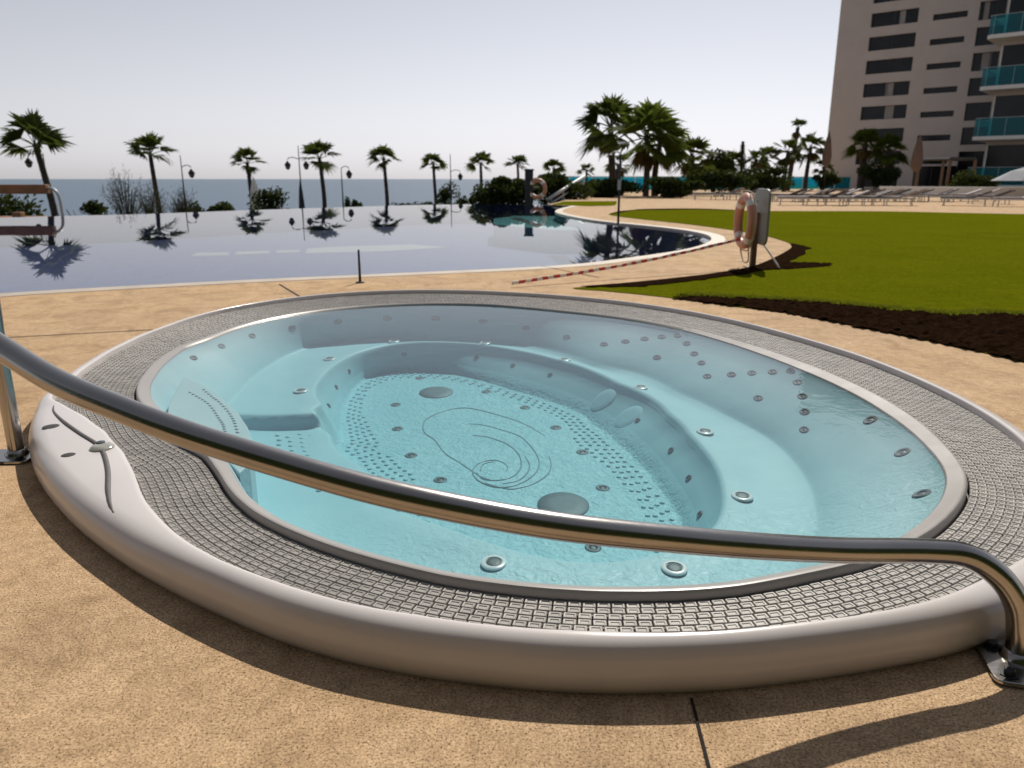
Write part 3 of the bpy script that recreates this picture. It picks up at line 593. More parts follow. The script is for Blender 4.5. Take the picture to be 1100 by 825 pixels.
LAWN = [(3.22, 26.0), (3.9, 28.4), (5.09, 30.58), (7.24, 31.2), (8.62, 29.5), (9.9, 28.9), (13.67, 28.6), (17.09, 26.4), (26, 22.5), (26, -6), (3.9, -6), (3.75, 2.0), (3.52, 3.6), (3.31, 4.8), (3.03, 5.52),
        (2.73, 6.14), (2.48, 6.62), (2.14, 6.97), (1.85, 7.28), (1.46, 7.69), (.98, 8.06), (.66, 8.29), (1.3, 8.60), (1.98, 9.07), (2.59, 9.57), (3.29, 10.35), (4.09, 11.75), (4.8, 13.15),
        (5.08, 14.1), (5.25, 15.6), (5.21, 17.02), (4.98, 18.65), (4.46, 20.83), (3.62, 23.5)]
lawn_s = [(p.x, p.y) for p in spline([(x, y, 0) for x, y in LAWN], 3, True)]
sheet('lawn', lawn_s, [], .006, M['lawn'])
SOIL = [(1.62, 7.60), (1.85, 7.33), (2.14, 7.01), (2.48, 6.66), (2.73, 6.18), (3.03, 5.56), (3.31, 4.84), (3.52, 3.6), (3.78, 1.0), (5.6, .8), (5.1, 4.3), (4.55, 6.2), (4.25, 6.62), (3.9, 6.55), (3.55, 6.75), (3.27, 6.98),
        (2.9, 7.3), (2.55, 7.42), (2.25, 7.5), (1.9, 7.66)]
SOIL = [(x - .05, y - .05) if q < 9 else (x, y) for q, (x, y) in enumerate(SOIL)]
soil_s = [(p.x + rnd.uniform(-.03, .03), p.y + rnd.uniform(-.03, .03)) for p in spline([(x, y, 0) for x, y in SOIL], 4, True)]
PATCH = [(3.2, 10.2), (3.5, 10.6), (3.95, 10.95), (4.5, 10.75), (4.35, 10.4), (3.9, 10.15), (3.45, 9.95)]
mbs = MB()
# crumbly soil: a fine uneven heightfield clipped to the bed
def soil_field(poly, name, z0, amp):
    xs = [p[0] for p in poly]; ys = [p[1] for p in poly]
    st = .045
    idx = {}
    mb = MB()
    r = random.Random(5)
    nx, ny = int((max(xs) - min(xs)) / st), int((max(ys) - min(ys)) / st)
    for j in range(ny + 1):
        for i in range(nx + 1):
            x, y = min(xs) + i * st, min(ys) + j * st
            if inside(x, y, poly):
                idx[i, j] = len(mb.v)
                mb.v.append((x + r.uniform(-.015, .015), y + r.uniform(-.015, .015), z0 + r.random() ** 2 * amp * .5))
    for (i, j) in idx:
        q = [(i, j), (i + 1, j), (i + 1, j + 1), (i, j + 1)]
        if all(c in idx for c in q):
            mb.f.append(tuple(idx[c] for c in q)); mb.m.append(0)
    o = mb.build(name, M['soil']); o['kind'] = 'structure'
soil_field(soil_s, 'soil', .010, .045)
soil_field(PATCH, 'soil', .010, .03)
# dark strips along the turf edges: cast shadow put in as soil colour
def shade_edging(pts, w, name='soil'):  # objects named 'soil' here are painted shade strips
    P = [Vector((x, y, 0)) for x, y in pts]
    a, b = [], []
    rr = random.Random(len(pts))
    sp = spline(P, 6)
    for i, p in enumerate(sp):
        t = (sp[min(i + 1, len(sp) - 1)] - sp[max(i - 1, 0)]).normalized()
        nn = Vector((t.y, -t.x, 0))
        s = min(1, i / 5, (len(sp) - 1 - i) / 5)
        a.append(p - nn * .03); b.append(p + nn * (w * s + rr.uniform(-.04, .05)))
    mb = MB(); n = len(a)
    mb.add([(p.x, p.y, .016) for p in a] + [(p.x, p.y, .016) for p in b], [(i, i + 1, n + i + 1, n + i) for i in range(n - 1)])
    o = mb.build(name, M['soil']); o['kind'] = 'structure'  # soil colour standing in for cast shadow
shade_edging([(.75, 8.33), (1.3, 8.62), (1.98, 9.09), (2.59, 9.59), (3.29, 10.37), (4.09, 11.77), (4.8, 13.2), (5.1, 14.1)], .26)
shade_edging([(8.7, 29.4), (7.3, 31.1), (5.2, 30.6), (4.5, 29.4)][::-1], .9)
shade_edging([(4.5, 29.4), (3.9, 28.4), (3.3, 26.2)][::-1], .3)
# grass: tufts of real blades where the lawn is near, thinning with distance
mb = MB()
r = random.Random(11)
cnt = 0
NS = len(soil_s)
while cnt < 5200:
    q = r.randrange(NS)
    a_, b_ = Vector(soil_s[q]), Vector(soil_s[(q + 1) % NS])
    c_ = a_.lerp(b_, r.random())
    x, y = c_.x + r.gauss(0, .05), c_.y + abs(r.gauss(0, .07))
    if not inside(x, y, lawn_s) or (inside(x, y, soil_s) and r.random() < .8) or y < 3 or not inside(x - .14, y - .16, lawn_s): continue
    cnt += 1
    s = (.012 + .016 * r.random()) * (1 + y / 26)
    for q in range(3):
        a = r.uniform(0, 6.283)
        w = .004 * (1 + y / 7)
        px, py = x + r.uniform(-.02, .02), y + r.uniform(-.02, .02)
        lx, ly = r.uniform(-.6, .6) * s, r.uniform(-.6, .6) * s
        mb.add([(px - w * math.cos(a), py - w * math.sin(a), .004), (px + w * math.cos(a), py + w * math.sin(a), .004), (px + lx, py + ly, .006 + s)], [(0, 1, 2)])
o = mb.build('grass', M['grass']); o['kind'] = 'stuff'
# a second strip of lawn beyond the pool
sheet('lawn', [(1.8, 36.0), (2.75, 41.5), (5.6, 42), (5.0, 37.5), (4.54, 34.8), (3.3, 34.0), (2.75, 35.0)], [], .006, M['lawn'])

# ------------------------------------------------------------ the oval overflow spa
ZF = -.37
spa = empty('hot_tub', (OX, OY, 0), 0, 'large oval overflow hot tub with pale rim and grating ring, set into the deck', 'hot tub')


def loc(o):
    o.parent = spa
    o.matrix_parent_inverse = Matrix.Translation((-OX, -OY, 0))
    return o


def rings(profiles, closed_centre=False):
    """profiles[i] = list of (r, z) at degree i"""
    mb = MB()
    n, m = len(profiles), len(profiles[0])
    for i, pr in enumerate(profiles):
        ca, sa = math.cos(math.radians(i)), math.sin(math.radians(i))
        mb.v += [(OX + r * ca, OY + r * sa, z) for r, z in pr]
    for i in range(n):
        j = (i + 1) % n
        for q in range(m - 1):
            mb.f.append((i * m + q, j * m + q, j * m + q + 1, i * m + q + 1)[::-1]); mb.m.append(0)
    return mb


R_ = {k: [v / 1000 for v in RAD[k]] for k in RAD}
pr = []
for i in range(360):
    A, B = R_['A'][i], R_['B'][i]
    w = A - B
    e = min(.062, w * .5)
    pr.append([(A - .03, -.02), (A - .012, .008), (A - .002, .028), (A, .045), (A - .06 * e, .068), (A - .2 * e, .092), (A - .45 * e, .112), (A - .8 * e, .1255), (A - 1.25 * e, .132),
               (B + min(.02, w * .2), .1355), (B + .006, .1345), (B + .001, .131), (B, .125), (B - .002, .04)])
loc(rings(pr).build('rim_shell', M['rim'], smooth=True))


def rim_z(x, y):
    v = Vector((x - OX, y - OY, 0))
    q = pr[int(math.degrees(math.atan2(y - OY, x - OX)) % 360)]
    for (r1, z1), (r0, z0) in zip(q[3:-1], q[4:]):
        if r0 <= v.length <= r1: return z0 + (z1 - z0) * (v.length - r0) / max(1e-6, r1 - r0)
    return .12
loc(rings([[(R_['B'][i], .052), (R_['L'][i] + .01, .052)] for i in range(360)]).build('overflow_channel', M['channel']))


def basin_profile(i):
    L, D, S, W, F, Z = (R_[k][i] for k in 'LDSWFZ')
    P = [(L + .012, .05), (L + .010, .118), (L + .004, .1265), (L - .003, .128), (L - .010, .126), (D + .003, .117), (D - .004, .107), (D - .02, .085)]
    r0, z0 = D - .02, .085
    for t in (.25, .5, .75): P.append((r0 + (S + .016 - r0) * t, z0 + (Z + .026 - z0) * t))
    P += [(S + .016, Z + .026), (S + .003, Z + .012), (S - .014, Z + .007)]
    for t in (.2, .4, .6, .8): P.append((S + (W + .03 - S) * t, Z + .005 - .012 * math.sin(PI * t) - .003 * t))
    P += [(W + .03, Z + .003), (W + .012, Z - .002), (W, Z - .016), (W - .008, Z - .04)]
    r1, z1 = W - .008, Z - .04
    for t in (.35, .7): P.append((r1 + (F + .02 - r1) * t, z1 + (ZF + .02 - z1) * t))
    P += [(F + .02, ZF + .02), (F + .006, ZF + .005), (F - .015, ZF), (F * .75, ZF), (F * .5, ZF), (F * .25, ZF), (0, ZF)]
    return P


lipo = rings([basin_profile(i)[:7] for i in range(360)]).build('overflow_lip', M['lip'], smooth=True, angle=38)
loc(lipo)
mb = rings([basin_profile(i)[6:] for i in range(360)])


def stud(x, y, z, r=.015, h=.007):
    b = len(mb.v)
    for rr, zz in ((r, -.002), (r * .8, h * .8), (r * .35, h)):
        mb.v += [(x + rr * math.cos(k * PI / 4), y + rr * math.sin(k * PI / 4), z + zz) for k in range(8)]
    for q in range(2):
        for k in range(8):
            mb.f.append((b + q * 8 + k, b + q * 8 + (k + 1) % 8, b + q * 8 + 8 + (k + 1) % 8, b + q * 8 + 8 + k)); mb.m.append(0)
    mb.f.append(tuple(b + 16 + k for k in range(8))); mb.m.append(0)


# raised anti-slip studs in rows round the floor and on the entry platform
for q, off in enumerate((.075, .125, .175, .225)):
    acc = 0
    for i10 in range(3600):
        i = i10 // 10
        r = R_['F'][i] - off
        if q == 3 and not (140 < i < 240 or 300 < i or i < 20): continue
        acc += r * math.radians(.1)
        if acc > .062:
            acc = 0
            a = math.radians(i10 / 10)
            stud(OX + r * math.cos(a), OY + r * math.sin(a), ZF)
for off in (.10, .16, .22, .28):
    for i in range(188, 236, 4):
        r = R_['W'][i] + off
        a = math.radians(i + (off * 100 % 4))
        stud(OX + r * math.cos(a), OY + r * math.sin(a), R_['Z'][i] - .008, .017)
loc(mb.build('basin_shell', M['basin'], smooth=True))

# overflow grating: rows of small domed plates running along the lip, staggered like bricks
mb = MB()
base = []
for i in range(360):
    a = math.radians(i)
    base.append(Vector((OX + (R_['L'][i] + .02) * math.cos(a), OY + (R_['L'][i] + .02) * math.sin(a), 0)))
nrm = []
for i in range(360):
    t = (base[(i + 2) % 360] - base[i - 2]).normalized()
    nrm.append(Vector((t.y, -t.x, 0)))
sm = []
for i in range(360):                                        # even the facing out so that the rows do not fold in the hollow of the lip
    a = Vector((0, 0, 0))
    for q in range(-26, 27): a += nrm[(i + q) % 360] * math.exp(-(q / 12) ** 2)
    sm.append(a.normalized())
nrm = sm
gr = random.Random(3)
for k in range(38):
    d = .012 + k * .027
    cur = [base[i] + nrm[i] * d for i in range(360)]
    cum = [0]
    for i in range(360): cum.append(cum[-1] + (cur[(i + 1) % 360] - cur[i]).length)
    m = int(cum[-1] / .037)
    step = cum[-1] / m
    j = 0
    for q in range(m):
        s = (q + .5 * (k % 2)) * step
        while j < 359 and cum[j + 1] < s: j += 1
        f = (s - cum[j]) / max(1e-6, cum[j + 1] - cum[j])
        p = cur[j].lerp(cur[(j + 1) % 360], f)
        v = p - Vector((OX, OY, 0))
        ang = math.degrees(math.atan2(v.y, v.x)) % 360
        i0 = int(ang) % 360
        if v.length > R_['B'][i0] + .014: continue
        tx = nrm[j].cross(Vector((0, 0, 1)))
        n_ = nrm[j]
        hz = .103 + gr.uniform(-.0008, .0008)
        u, w = step * .455, .0125
        c = []
        for (su, sw, zz) in ((u, w, .085), (u, w, hz - .0025), (u * .90, w * .82, hz), (u * .66, w * .50, hz - .0003), (u * .56, w * .36, hz - .0022)):
            c += [p - tx * su - n_ * sw + Vector((0, 0, zz)), p + tx * su - n_ * sw + Vector((0, 0, zz)), p + tx * su + n_ * sw + Vector((0, 0, zz)), p - tx * su + n_ * sw + Vector((0, 0, zz))]
        fs = []
        for lv in (0, 4, 8, 12):
            for e in range(4): fs.append((lv + e, lv + (e + 1) % 4, lv + 4 + (e + 1) % 4, lv + 4 + e))
        fs.append((16, 17, 18, 19))
        # narrow web joining each plate to the next row
        b0 = len(c)
        c += [p - tx * u * .55 + n_ * w + Vector((0, 0, .099)), p + tx * u * .55 + n_ * w + Vector((0, 0, .099)), p + tx * u * .55 + n_ * (w + .006) + Vector((0, 0, .099)), p - tx * u * .55 + n_ * (w + .006) + Vector((0, 0, .099))]
        fs.append((b0, b0 + 1, b0 + 2, b0 + 3))
        mb.add(c, fs)
g = mb.build('overflow_grating', M['grate'])
bm = bmesh.new(); bm.from_mesh(g.data); bmesh.ops.recalc_face_normals(bm, faces=bm.faces); bm.to_mesh(g.data); bm.free()
loc(g)

# entry step under the water on the left
FIN = [(-1.823, 4.112), (-1.706, 4.001), (-1.561, 3.831), (-1.414, 3.624), (-1.289, 3.437), (-1.175, 3.227), (-1.096, 3.051), (-1.04, 2.892), (-1.014, 2.768), (-1.023, 2.68), (-1.093, 2.778),
       (-1.22, 2.903), (-1.395, 3.1), (-1.523, 3.267), (-1.616, 3.422), (-1.671, 3.56), (-1.727, 3.742), (-1.783, 3.943)]
mb = MB()
mb.prism(FIN[::-1], -.32, .085)
for row in ([(-1.661, 3.793), (-1.57, 3.691), (-1.492, 3.595), (-1.416, 3.474), (-1.352, 3.36), (-1.297, 3.265), (-1.251, 3.163)], [(-1.61, 3.847), (-1.524, 3.724), (-1.451, 3.627), (-1.37, 3.503), (-1.303, 3.387), (-1.248, 3.278), (-1.192, 3.151)]):
    sp = spline([(x, y, 0) for x, y in row], 3)
    for p in sp: stud(p.x, p.y, .085, .011, .006)
o = mb.build('entry_step', M['basin'], bevel=.012)
loc(o)

# spiral line relief on the floor
mb = MB()
for e in EMB:
    sp = spline([(x, y, ZF + .001) for x, y in e], 6)
    L_ = len(sp)
    mb.tube([(p.x, p.y, p.z) for p in sp], [.0045 * (.45 + .55 * math.sin(PI * min(1, max(0, (i + 1.5) / (L_ + 2))))) for i in range(L_)], 6)
loc(mb.build('spiral_relief', M['relief'], smooth=True))


def frame(nv):
    return Vector(nv).to_track_quat('Z', 'Y').to_matrix()


def jet(p, name, r, style, sy=1.2):
    c = Vector(p[:3]); Mx = frame(p[3:6])
    a = MB(); b = MB()
    if style == 'ringed':                    # white collar, dark grille set in it
        a.lathe([(r * 1.14, -.004), (r * 1.12, .002), (r, .005), (r * .76, .004), (r * .70, .0)], c, 24, Mx, sy=1.15)
        b.lathe([(r * .71, -.002), (r * .62, .0015), (r * .2, .0015)], c + Mx @ Vector((0, 0, .001)), 20, Mx, sy=1.15)
        o = a.build(name, M['jetring'], smooth=True, angle=40)
        ch = b.build('nozzle', M['jetdark'], o, smooth=True)
    else:
        a.lathe([(r, -.006), (r, .002), (r * .85, .006), (r * .55, .005), (r * .45, .001)], c, 22, Mx, sy=sy)
        b.lathe([(r * .46, -.002), (r * .3, .002), (r * .1, .002)], c + Mx @ Vector((0, 0, .001)), 14, Mx, sy=sy)
        o = a.build(name, M['jetgrey'], smooth=True, angle=40)
        ch = b.build('nozzle', M['jetdark'], o, smooth=True)
    loc(o)


for p in J_WALL: jet(p, 'jet', .040, 'plain', .55)
for p in J_BIG: jet(p, 'jet', .036, 'plain', .95)
for p in J_BENCH:
    v = Vector((p[0] - OX, p[1] - OY, 0)).normalized() * .055
    jet((p[0] + v.x, p[1] + v.y, p[2] + .004, 0, 0, 1), 'jet', .040, 'ringed')
for p in J_WELL: jet(p, 'jet', .024, 'plain', .8)
for p in J_SUCT:
    mb = MB(); mb.lathe([(.10, -.004), (.10, .002), (.09, .006), (.05, .007), (.02, .007)], p[:3], 28, frame(p[3:6]))
    loc(mb.build('suction_cover', M['basin'], smooth=True, angle=40))
for p in J_FLOOR: jet(p, 'floor_nozzle', .036, 'plain')
for p in J_DRAIN:
    mb = MB(); mb.lathe([(.125, -.002), (.125, .005), (.115, .011), (.06, .013), (.01, .013)], p[:3], 32, None, sy=1.2)
    loc(mb.build('drain_cover', M['jetgrey'], smooth=True, angle=40))

# control panel on the wide left part of the rim
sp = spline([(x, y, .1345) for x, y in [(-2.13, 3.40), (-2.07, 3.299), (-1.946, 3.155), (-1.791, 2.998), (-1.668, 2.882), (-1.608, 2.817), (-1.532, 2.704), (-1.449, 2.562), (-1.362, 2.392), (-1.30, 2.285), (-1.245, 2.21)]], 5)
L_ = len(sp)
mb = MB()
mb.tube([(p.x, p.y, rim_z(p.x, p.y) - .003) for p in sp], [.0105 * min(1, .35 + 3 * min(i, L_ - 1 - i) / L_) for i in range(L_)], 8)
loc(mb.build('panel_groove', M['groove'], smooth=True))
for (x, y, rx) in ((-1.961, 3.091, .034), (-1.693, 2.744, .026)):
    mb = MB(); mb.lathe([(rx, -.006), (rx, .001), (rx * .9, .002), (rx * .3, .0022)], (x, y, rim_z(x, y) - .001), 24)
    loc(mb.build('control_button', M['button'], smooth=True, angle=40))
mb = MB(); mb.lathe([(.044, -.004), (.044, .006), (.036, .013), (.02, .016), (.004, .017)], (-1.60, 2.815, .134), 28)
o = loc(mb.build('air_control_cap', M['cap'], smooth=True, angle=40))
mb = MB(); mb.lathe([(.016, 0), (.016, .006), (.010, .008)], (-1.615, 2.835, .148), 16)
mb.build('knob', M['jetdark'], o, smooth=True, angle=40)

# the water in it: one closed body, flat top at the overflow level
mb = MB()
wl = [(x, y) for x, y in ring('D', .001)]
mb.prism(wl, -.7, .1135)
o = mb.build('spa_water', M['spawater']); o['kind'] = 'structure'

# ------------------------------------------------------------ handrails
hr = empty('handrail', (1.25, 1.64, 0), 0, 'long curved stainless handrail sweeping low across the front of the hot tub', 'handrail')


def put(o, root):
    o.parent = root
    o.matrix_parent_inverse = root.matrix_basis.inverted()
    return o


RAIL = [(-1.93, 1.99, 0.0), (-1.93, 1.99, .5), (-1.93, 1.99, .82), (-1.86, 1.985, .94), (-1.72, 1.975, .955), (-1.593, 1.953, .902), (-1.39, 1.876, .818), (-1.248, 1.82, .754), (-1.076, 1.739, .690), (-.891, 1.665, .643), (-.721, 1.604, .604),
        (-.503, 1.549, .556), (-.296, 1.506, .513), (-.098, 1.486, .475), (.099, 1.486, .438), (.304, 1.517, .398), (.524, 1.567, .353), (.764, 1.628, .309), (1.0, 1.677, .281), (1.11, 1.688, .262),
        (1.19, 1.678, .212), (1.235, 1.662, .145), (1.247, 1.65, .07), (1.25, 1.645, .004)]
for p in (): pass
mb = MB()
mb.tube(spline(RAIL, 8), .0305, 24)
rail = put(mb.build('rail', M['steel'], smooth=True, angle=60), hr)


def plate(cx, cy, rz, lx, ly, root, bolts):
    mb = MB()
    pts = []
    for sx, sy, a0 in ((1, 1, 0), (-1, 1, 90), (-1, -1, 180), (1, -1, 270)):
        for k in range(5):
            a = math.radians(a0 + k * 22.5)
            pts.append((sx * (lx / 2 - .025) + .025 * math.cos(a), sy * (ly / 2 - .025) + .025 * math.sin(a)))
    c, s = math.cos(rz), math.sin(rz)
    W_ = lambda x, y: (cx + x * c - y * s, cy + x * s + y * c)
    mb.prism([W_(*p) for p in pts], .002, .014)
    o = put(mb.build('base_plate', M['steel'], bevel=.003), root)
    for bx, by in bolts:
        x, y = W_(bx, by)
        b = MB()
        b.lathe([(.022, .0135), (.022, .0165), (.014, .0165), (.014, .026), (.012, .028)], (x, y, 0), 6)
        q = b.build('bolt', M['darkmetal'])
        q.parent = o
        q.matrix_parent_inverse = o.matrix_parent_inverse.copy() if 0 else (o.parent.matrix_basis @ o.matrix_parent_inverse).inverted()
    return o


plate(1.255, 1.615, math.radians(-14), .20, .19, hr, [(-.062, .055), (.062, -.06), (-.062, -.06)])
plate(-1.93, 1.99, .1, .20, .19, hr, [(-.062, .055), (.062, -.06)])
mb = MB(); mb.lathe([(.044, .014), (.042, .020), (.034, .030), (.031, .032)], (1.25, 1.645, 0), 24)
put(mb.build('collar', M['steel'], smooth=True, angle=40), hr)

hp = empty('handrail', (-2.12, 3.08, 0), 0, 'upright stainless handrail post with square base plate left of the hot tub', 'handrail')
mb = MB()
mb.tube(spline([(-2.12, 3.08, .01), (-2.12, 3.08, .45), (-2.12, 3.08, .78), (-2.19, 3.05, .9), (-2.4, 2.98, .96), (-3.1, 2.75, 1.0)], 8), .031, 22)
put(mb.build('rail', M['steel'], smooth=True, angle=60), hp)
plate(-2.155, 3.06, .04, .25, .16, hp, [(.085, -.045), (-.085, -.045), (-.085, .045)])
mb = MB(); mb.lathe([(.046, .014), (.044, .022), (.036, .034), (.0315, .036)], (-2.12, 3.08, 0), 24)
put(mb.build('collar', M['steel'], smooth=True, angle=40), hp)

# ------------------------------------------------------------ lifebuoys, tape, posts by the pool
def buoy(name, c, R, r, rz, tilt, label, ropes=True):
    root = empty(name, c, rz, label, 'lifebuoy')
    mb = MB()
    pts = [(0, R * math.cos(a), R * math.sin(a)) for a in [2 * PI * k / 40 for k in range(40)]]
    mb.tube(pts, r, 14, False, closed=True)
    o = mb.build('ring', M['orange'], root, smooth=True)
    for k in range(4):
        b = MB()
        a0 = PI / 4 + k * PI / 2
        b.tube([(0, R * math.cos(a0 + t * .09), R * math.sin(a0 + t * .09)) for t in (-1.6, -.8, 0, .8, 1.6)], r * 1.03, 14)
        b.build('band', M['whitecloth'], root, smooth=True, angle=60)
    if ropes:
        b = MB()
        pts = []
        for k in range(48):
            a = 2 * PI * k / 48
            rr = R + r + .012 + .03 * abs(math.sin(2 * a))
            pts.append((r * .2, rr * math.cos(a), rr * math.sin(a)))
        b.tube(pts, .008, 6, False, closed=True)
        b.tube(spline([(.02, R * .55, -R * .75), (.05, R * .9, -R * 1.25), (.05, R * .3, -R * 1.75), (.05, -R * .35, -R * 1.65), (.02, -R * .5, -R * .9)], 6), .009, 6)
        b.build('rope', M['rope'], root, smooth=True)
    return root


st = empty('lifebuoy_stand', (3.24, 10.35, 0), math.radians(1), 'brown post with a grey green board beside the pool, holding the near lifebuoy', 'stand')
mb = MB(); mb.box((0, 0, .36), (.07, .07, .72)); mb.box((0, 0, .006), (.2, .2, .012))
mb.build('post', M['postwood'], st, bevel=.006)
mb = MB()
pts = []
for sx, sy, a0 in ((1, 1, 0), (-1, 1, 90), (-1, -1, 180), (1, -1, 270)):
    for kk in range(6):
        a = math.radians(a0 + kk * 18)
        pts.append((sx * .16 + .12 * math.cos(a), sy * .25 + .11 * math.sin(a)))
n = len(pts)
mb.add([(.05, y, .665 + z) for y, z in pts] + [(.085, y, .665 + z) for y, z in pts], [tuple(range(n))[::-1], tuple(range(n, 2 * n))] + [(i, (i + 1) % n, n + (i + 1) % n, n + i) for i in range(n)])
mb.build('board', M['board'], st, bevel=.008)
mb = MB(); mb.box((-.06, 0, .86), (.14, .03, .03)); mb.box((-.12, 0, .89), (.03, .03, .08))
mb.build('hook', M['palemetal'], st)
mb = MB(); mb.tube(spline([(.09, .05, .36), (.16, -.12, .22), (.26, -.3, .02)], 6), .012, 6)
mb.build('strap', M['whitecloth'], st, smooth=True)
buoy('lifebuoy', (3.06, 10.24, .615), .305, .060, math.radians(0), 0, 'faded orange lifebuoy with rope, hung on the board stand beside the lawn')

tp = MB()
A_, B_ = Vector((3.02, 10.28, .36)), Vector((.0, 8.36, .03))
NS = 44
tp_pts = []
for i in range(NS + 1):
    t = i / NS
    p = A_.lerp(B_, t); p.z -= .07 * math.sin(PI * t) * .6
    tp_pts.append(p)
for i in range(NS):
    a, b = tp_pts[i], tp_pts[i + 1]
    h = Vector((0, 0, .036)); g = Vector((.003, -.005, 0))
    tw = .02 * math.sin(i * .8)
    g2 = Vector((tw, tw * .5, 0))
    vs = [a - g, b - g, b - g + h + g2, a - g + h + g2, a + g, b + g, b + g + h + g2, a + g + h + g2]
    tp.add(vs, [(0, 1, 2, 3), (7, 6, 5, 4), (0, 4, 5, 1), (3, 2, 6, 7)], (i // 1) % 2)
tag(tp.build('barrier_tape', [M['red'], M['white']]), 'red and white striped barrier tape stretched from the lifebuoy stand along the pool edge', 'tape')

sk = empty('marker_stake', (-1.74, 8.75, 0), 0, 'short thin dark stake standing on the deck at the pool edge behind the tub', 'stake')
mb = MB(); mb.tube([(0, 0, 0), (0, 0, .2), (0, 0, .375)], [.016, .014, .012], 8); mb.build('stem', M['darkmetal'], sk, smooth=True)
mb = MB(); mb.lathe([(.05, .004), (.05, .012), (.02, .018)], (0, 0, 0), 14); mb.build('foot', M['darkmetal'], sk)

sh = empty('pool_shower', (2.78, 20.4, 0), 0, 'slim dark shower post standing on the deck between pool and lawn', 'shower')
mb = MB(); mb.tube([(0, 0, 0), (0, 0, 1), (0, 0, 1.75)], .03, 10); mb.build('post', M['darkmetal'], sh, smooth=True)
mb = MB(); mb.tube(spline([(0, 0, 1.73), (-.03, 0, 1.8), (-.16, 0, 1.82), (-.24, 0, 1.77)], 5), .018, 8); mb.lathe([(.02, .03), (.06, .0), (.055, -.012)], (-.25, 0, 1.75), 12); mb.build('shower_head', M['palemetal'], sh, smooth=True, angle=50)
mb = MB(); mb.box((-.01, -.035, 1.0), (.08, .05, .25)); mb.build('control_box', M['palemetal'], sh, bevel=.006)
mb = MB(); mb.lathe([(.12, .004), (.12, .016), (.04, .022)], (0, 0, 0), 18); mb.build('base', M['darkmetal'], sh)

dp = empty('lifebuoy_post', (.86, 40.0, -.25), 0, 'dark square post at the far pool edge in front of the big bush', 'post')
mb = MB(); mb.box((0, 0, .9), (.42, .3, 1.8)); mb.build('post', M['darkmetal'], dp, bevel=.02)
mb = MB(); mb.box((0, 0, 1.84), (.5, .38, .08)); mb.build('cap', M['darkmetal'], dp)
mb = MB(); mb.box((.33, 0, 1.0), (.3, .05, .05)); mb.build('arm', M['palemetal'], dp)
buoy('lifebuoy', (1.28, 39.8, .66), .42, .11, math.radians(65), 0, 'distant orange lifebuoy hung on the dark post at the far end of the pool', False)
rp = empty('ramp_railing', (1.95, 43.1, -.1), 0, 'pale sloping tube railing rising to the right behind the far lifebuoy', 'railing')
a, b = Vector((0, 0, .05)), Vector((2.4, 4.4, 1.40))
for q, dz in enumerate((0, -.32)):
    mb = MB(); mb.tube([a + Vector((0, 0, dz + .1)), b + Vector((0, 0, dz))], .10 if q == 0 else .06, 8); mb.build('bar', M['palemetal'], rp, smooth=True)
for t in (.1, .4, .7, .98):
    p = a.lerp(b, t)
    mb = MB(); mb.tube([(p.x, p.y, .05), (p.x, p.y, p.z)], .05, 8); mb.build('post', M['palemetal'], rp, smooth=True)

# timber rail at the left end of the pool
tb = empty('timber_rail', (-19.4, 30.9, -.9), 0, 'thick brown timber beam with curved metal leg at the left end of the pool', 'rail')
mb = MB(); mb.box((-.8, 0, 1.66), (4.0, .35, .36)); mb.build('beam', M['wood'], tb, bevel=.03)
mb = MB(); mb.tube(spline([(1.1, 0, 1.72), (1.4, 0, 1.66), (1.58, 0, 1.4), (1.62, 0, .8), (1.62, 0, 0)], 6), .06, 8); mb.build('leg', M['palemetal'], tb, smooth=True)
for x in (-2.7,):
    mb = MB(); mb.box((x, .05, .74), (.2, .2, 1.48)); mb.build('leg', M['wood'], tb)
ts = MB(); ts.box((-19.6, 28.9, -.42), (4.2, 1.6, .42)); ts.box((-17.75, 28.1, -.3), (.3, .3, .6))
tag(ts.build('timber_platform', M['wood'], bevel=.02), 'low brown timber platform beyond the left end of the pool', 'platform')

# ------------------------------------------------------------ trees and plants
def leaf_cloud(mb, c, rad, n, size, r, mi=0, ground=None, lumps=9):
    """many small leaf faces through an uneven volume made of overlapping clumps"""
    cl = []
    for q in range(lumps):
        while True:
            p = Vector((r.uniform(-1, 1), r.uniform(-1, 1), r.uniform(-1, 1)))
            if p.length < 1: break
        cl.append((Vector((p.x * rad[0] * .7, p.y * rad[1] * .7, p.z * rad[2] * .7)), r.uniform(.28, .55)))
    for q in range(n):
        cc, s = r.choice(cl)
        d = Vector((r.gauss(0, 1), r.gauss(0, 1), r.gauss(0, 1))).normalized() * (r.random() ** .45)
        p = Vector(c) + cc + Vector((d.x * rad[0] * s, d.y * rad[1] * s, d.z * rad[2] * s))
        if ground is not None and p.z < ground: continue
        a = Vector((r.gauss(0, 1), r.gauss(0, 1), r.gauss(0, 1))).normalized()
        b = a.orthogonal().normalized()
        w = a.cross(b)
        z = size * r.uniform(.6, 1.4)
        mb.add([p - b * z, p + w * z * .45, p + b * z, p - w * z * .45], [(0, 1, 2, 3)], mi)


def shrub(name, loc_, rad, n, size, mat, label, cat='shrub', group=None, seed=1, stems=True):
    root = empty(name, loc_, 0, label, cat, group)
    r = random.Random(seed)
    mb = MB(); leaf_cloud(mb, (0, 0, rad[2] * .95), rad, n, size, r, ground=-.1)
    mb.build('foliage', mat, root)
    if stems:
        mb = MB()
        for q in range(5):
            a = r.uniform(0, 6.28)
            mb.tube([(0, 0, -.3), (.25 * rad[0] * math.cos(a), .25 * rad[1] * math.sin(a), rad[2] * .6), (.6 * rad[0] * math.cos(a), .6 * rad[1] * math.sin(a), rad[2] * 1.4)], [.05, .035, .012], 5)
        mb.build('stem', M['trunk'], root)
    return root


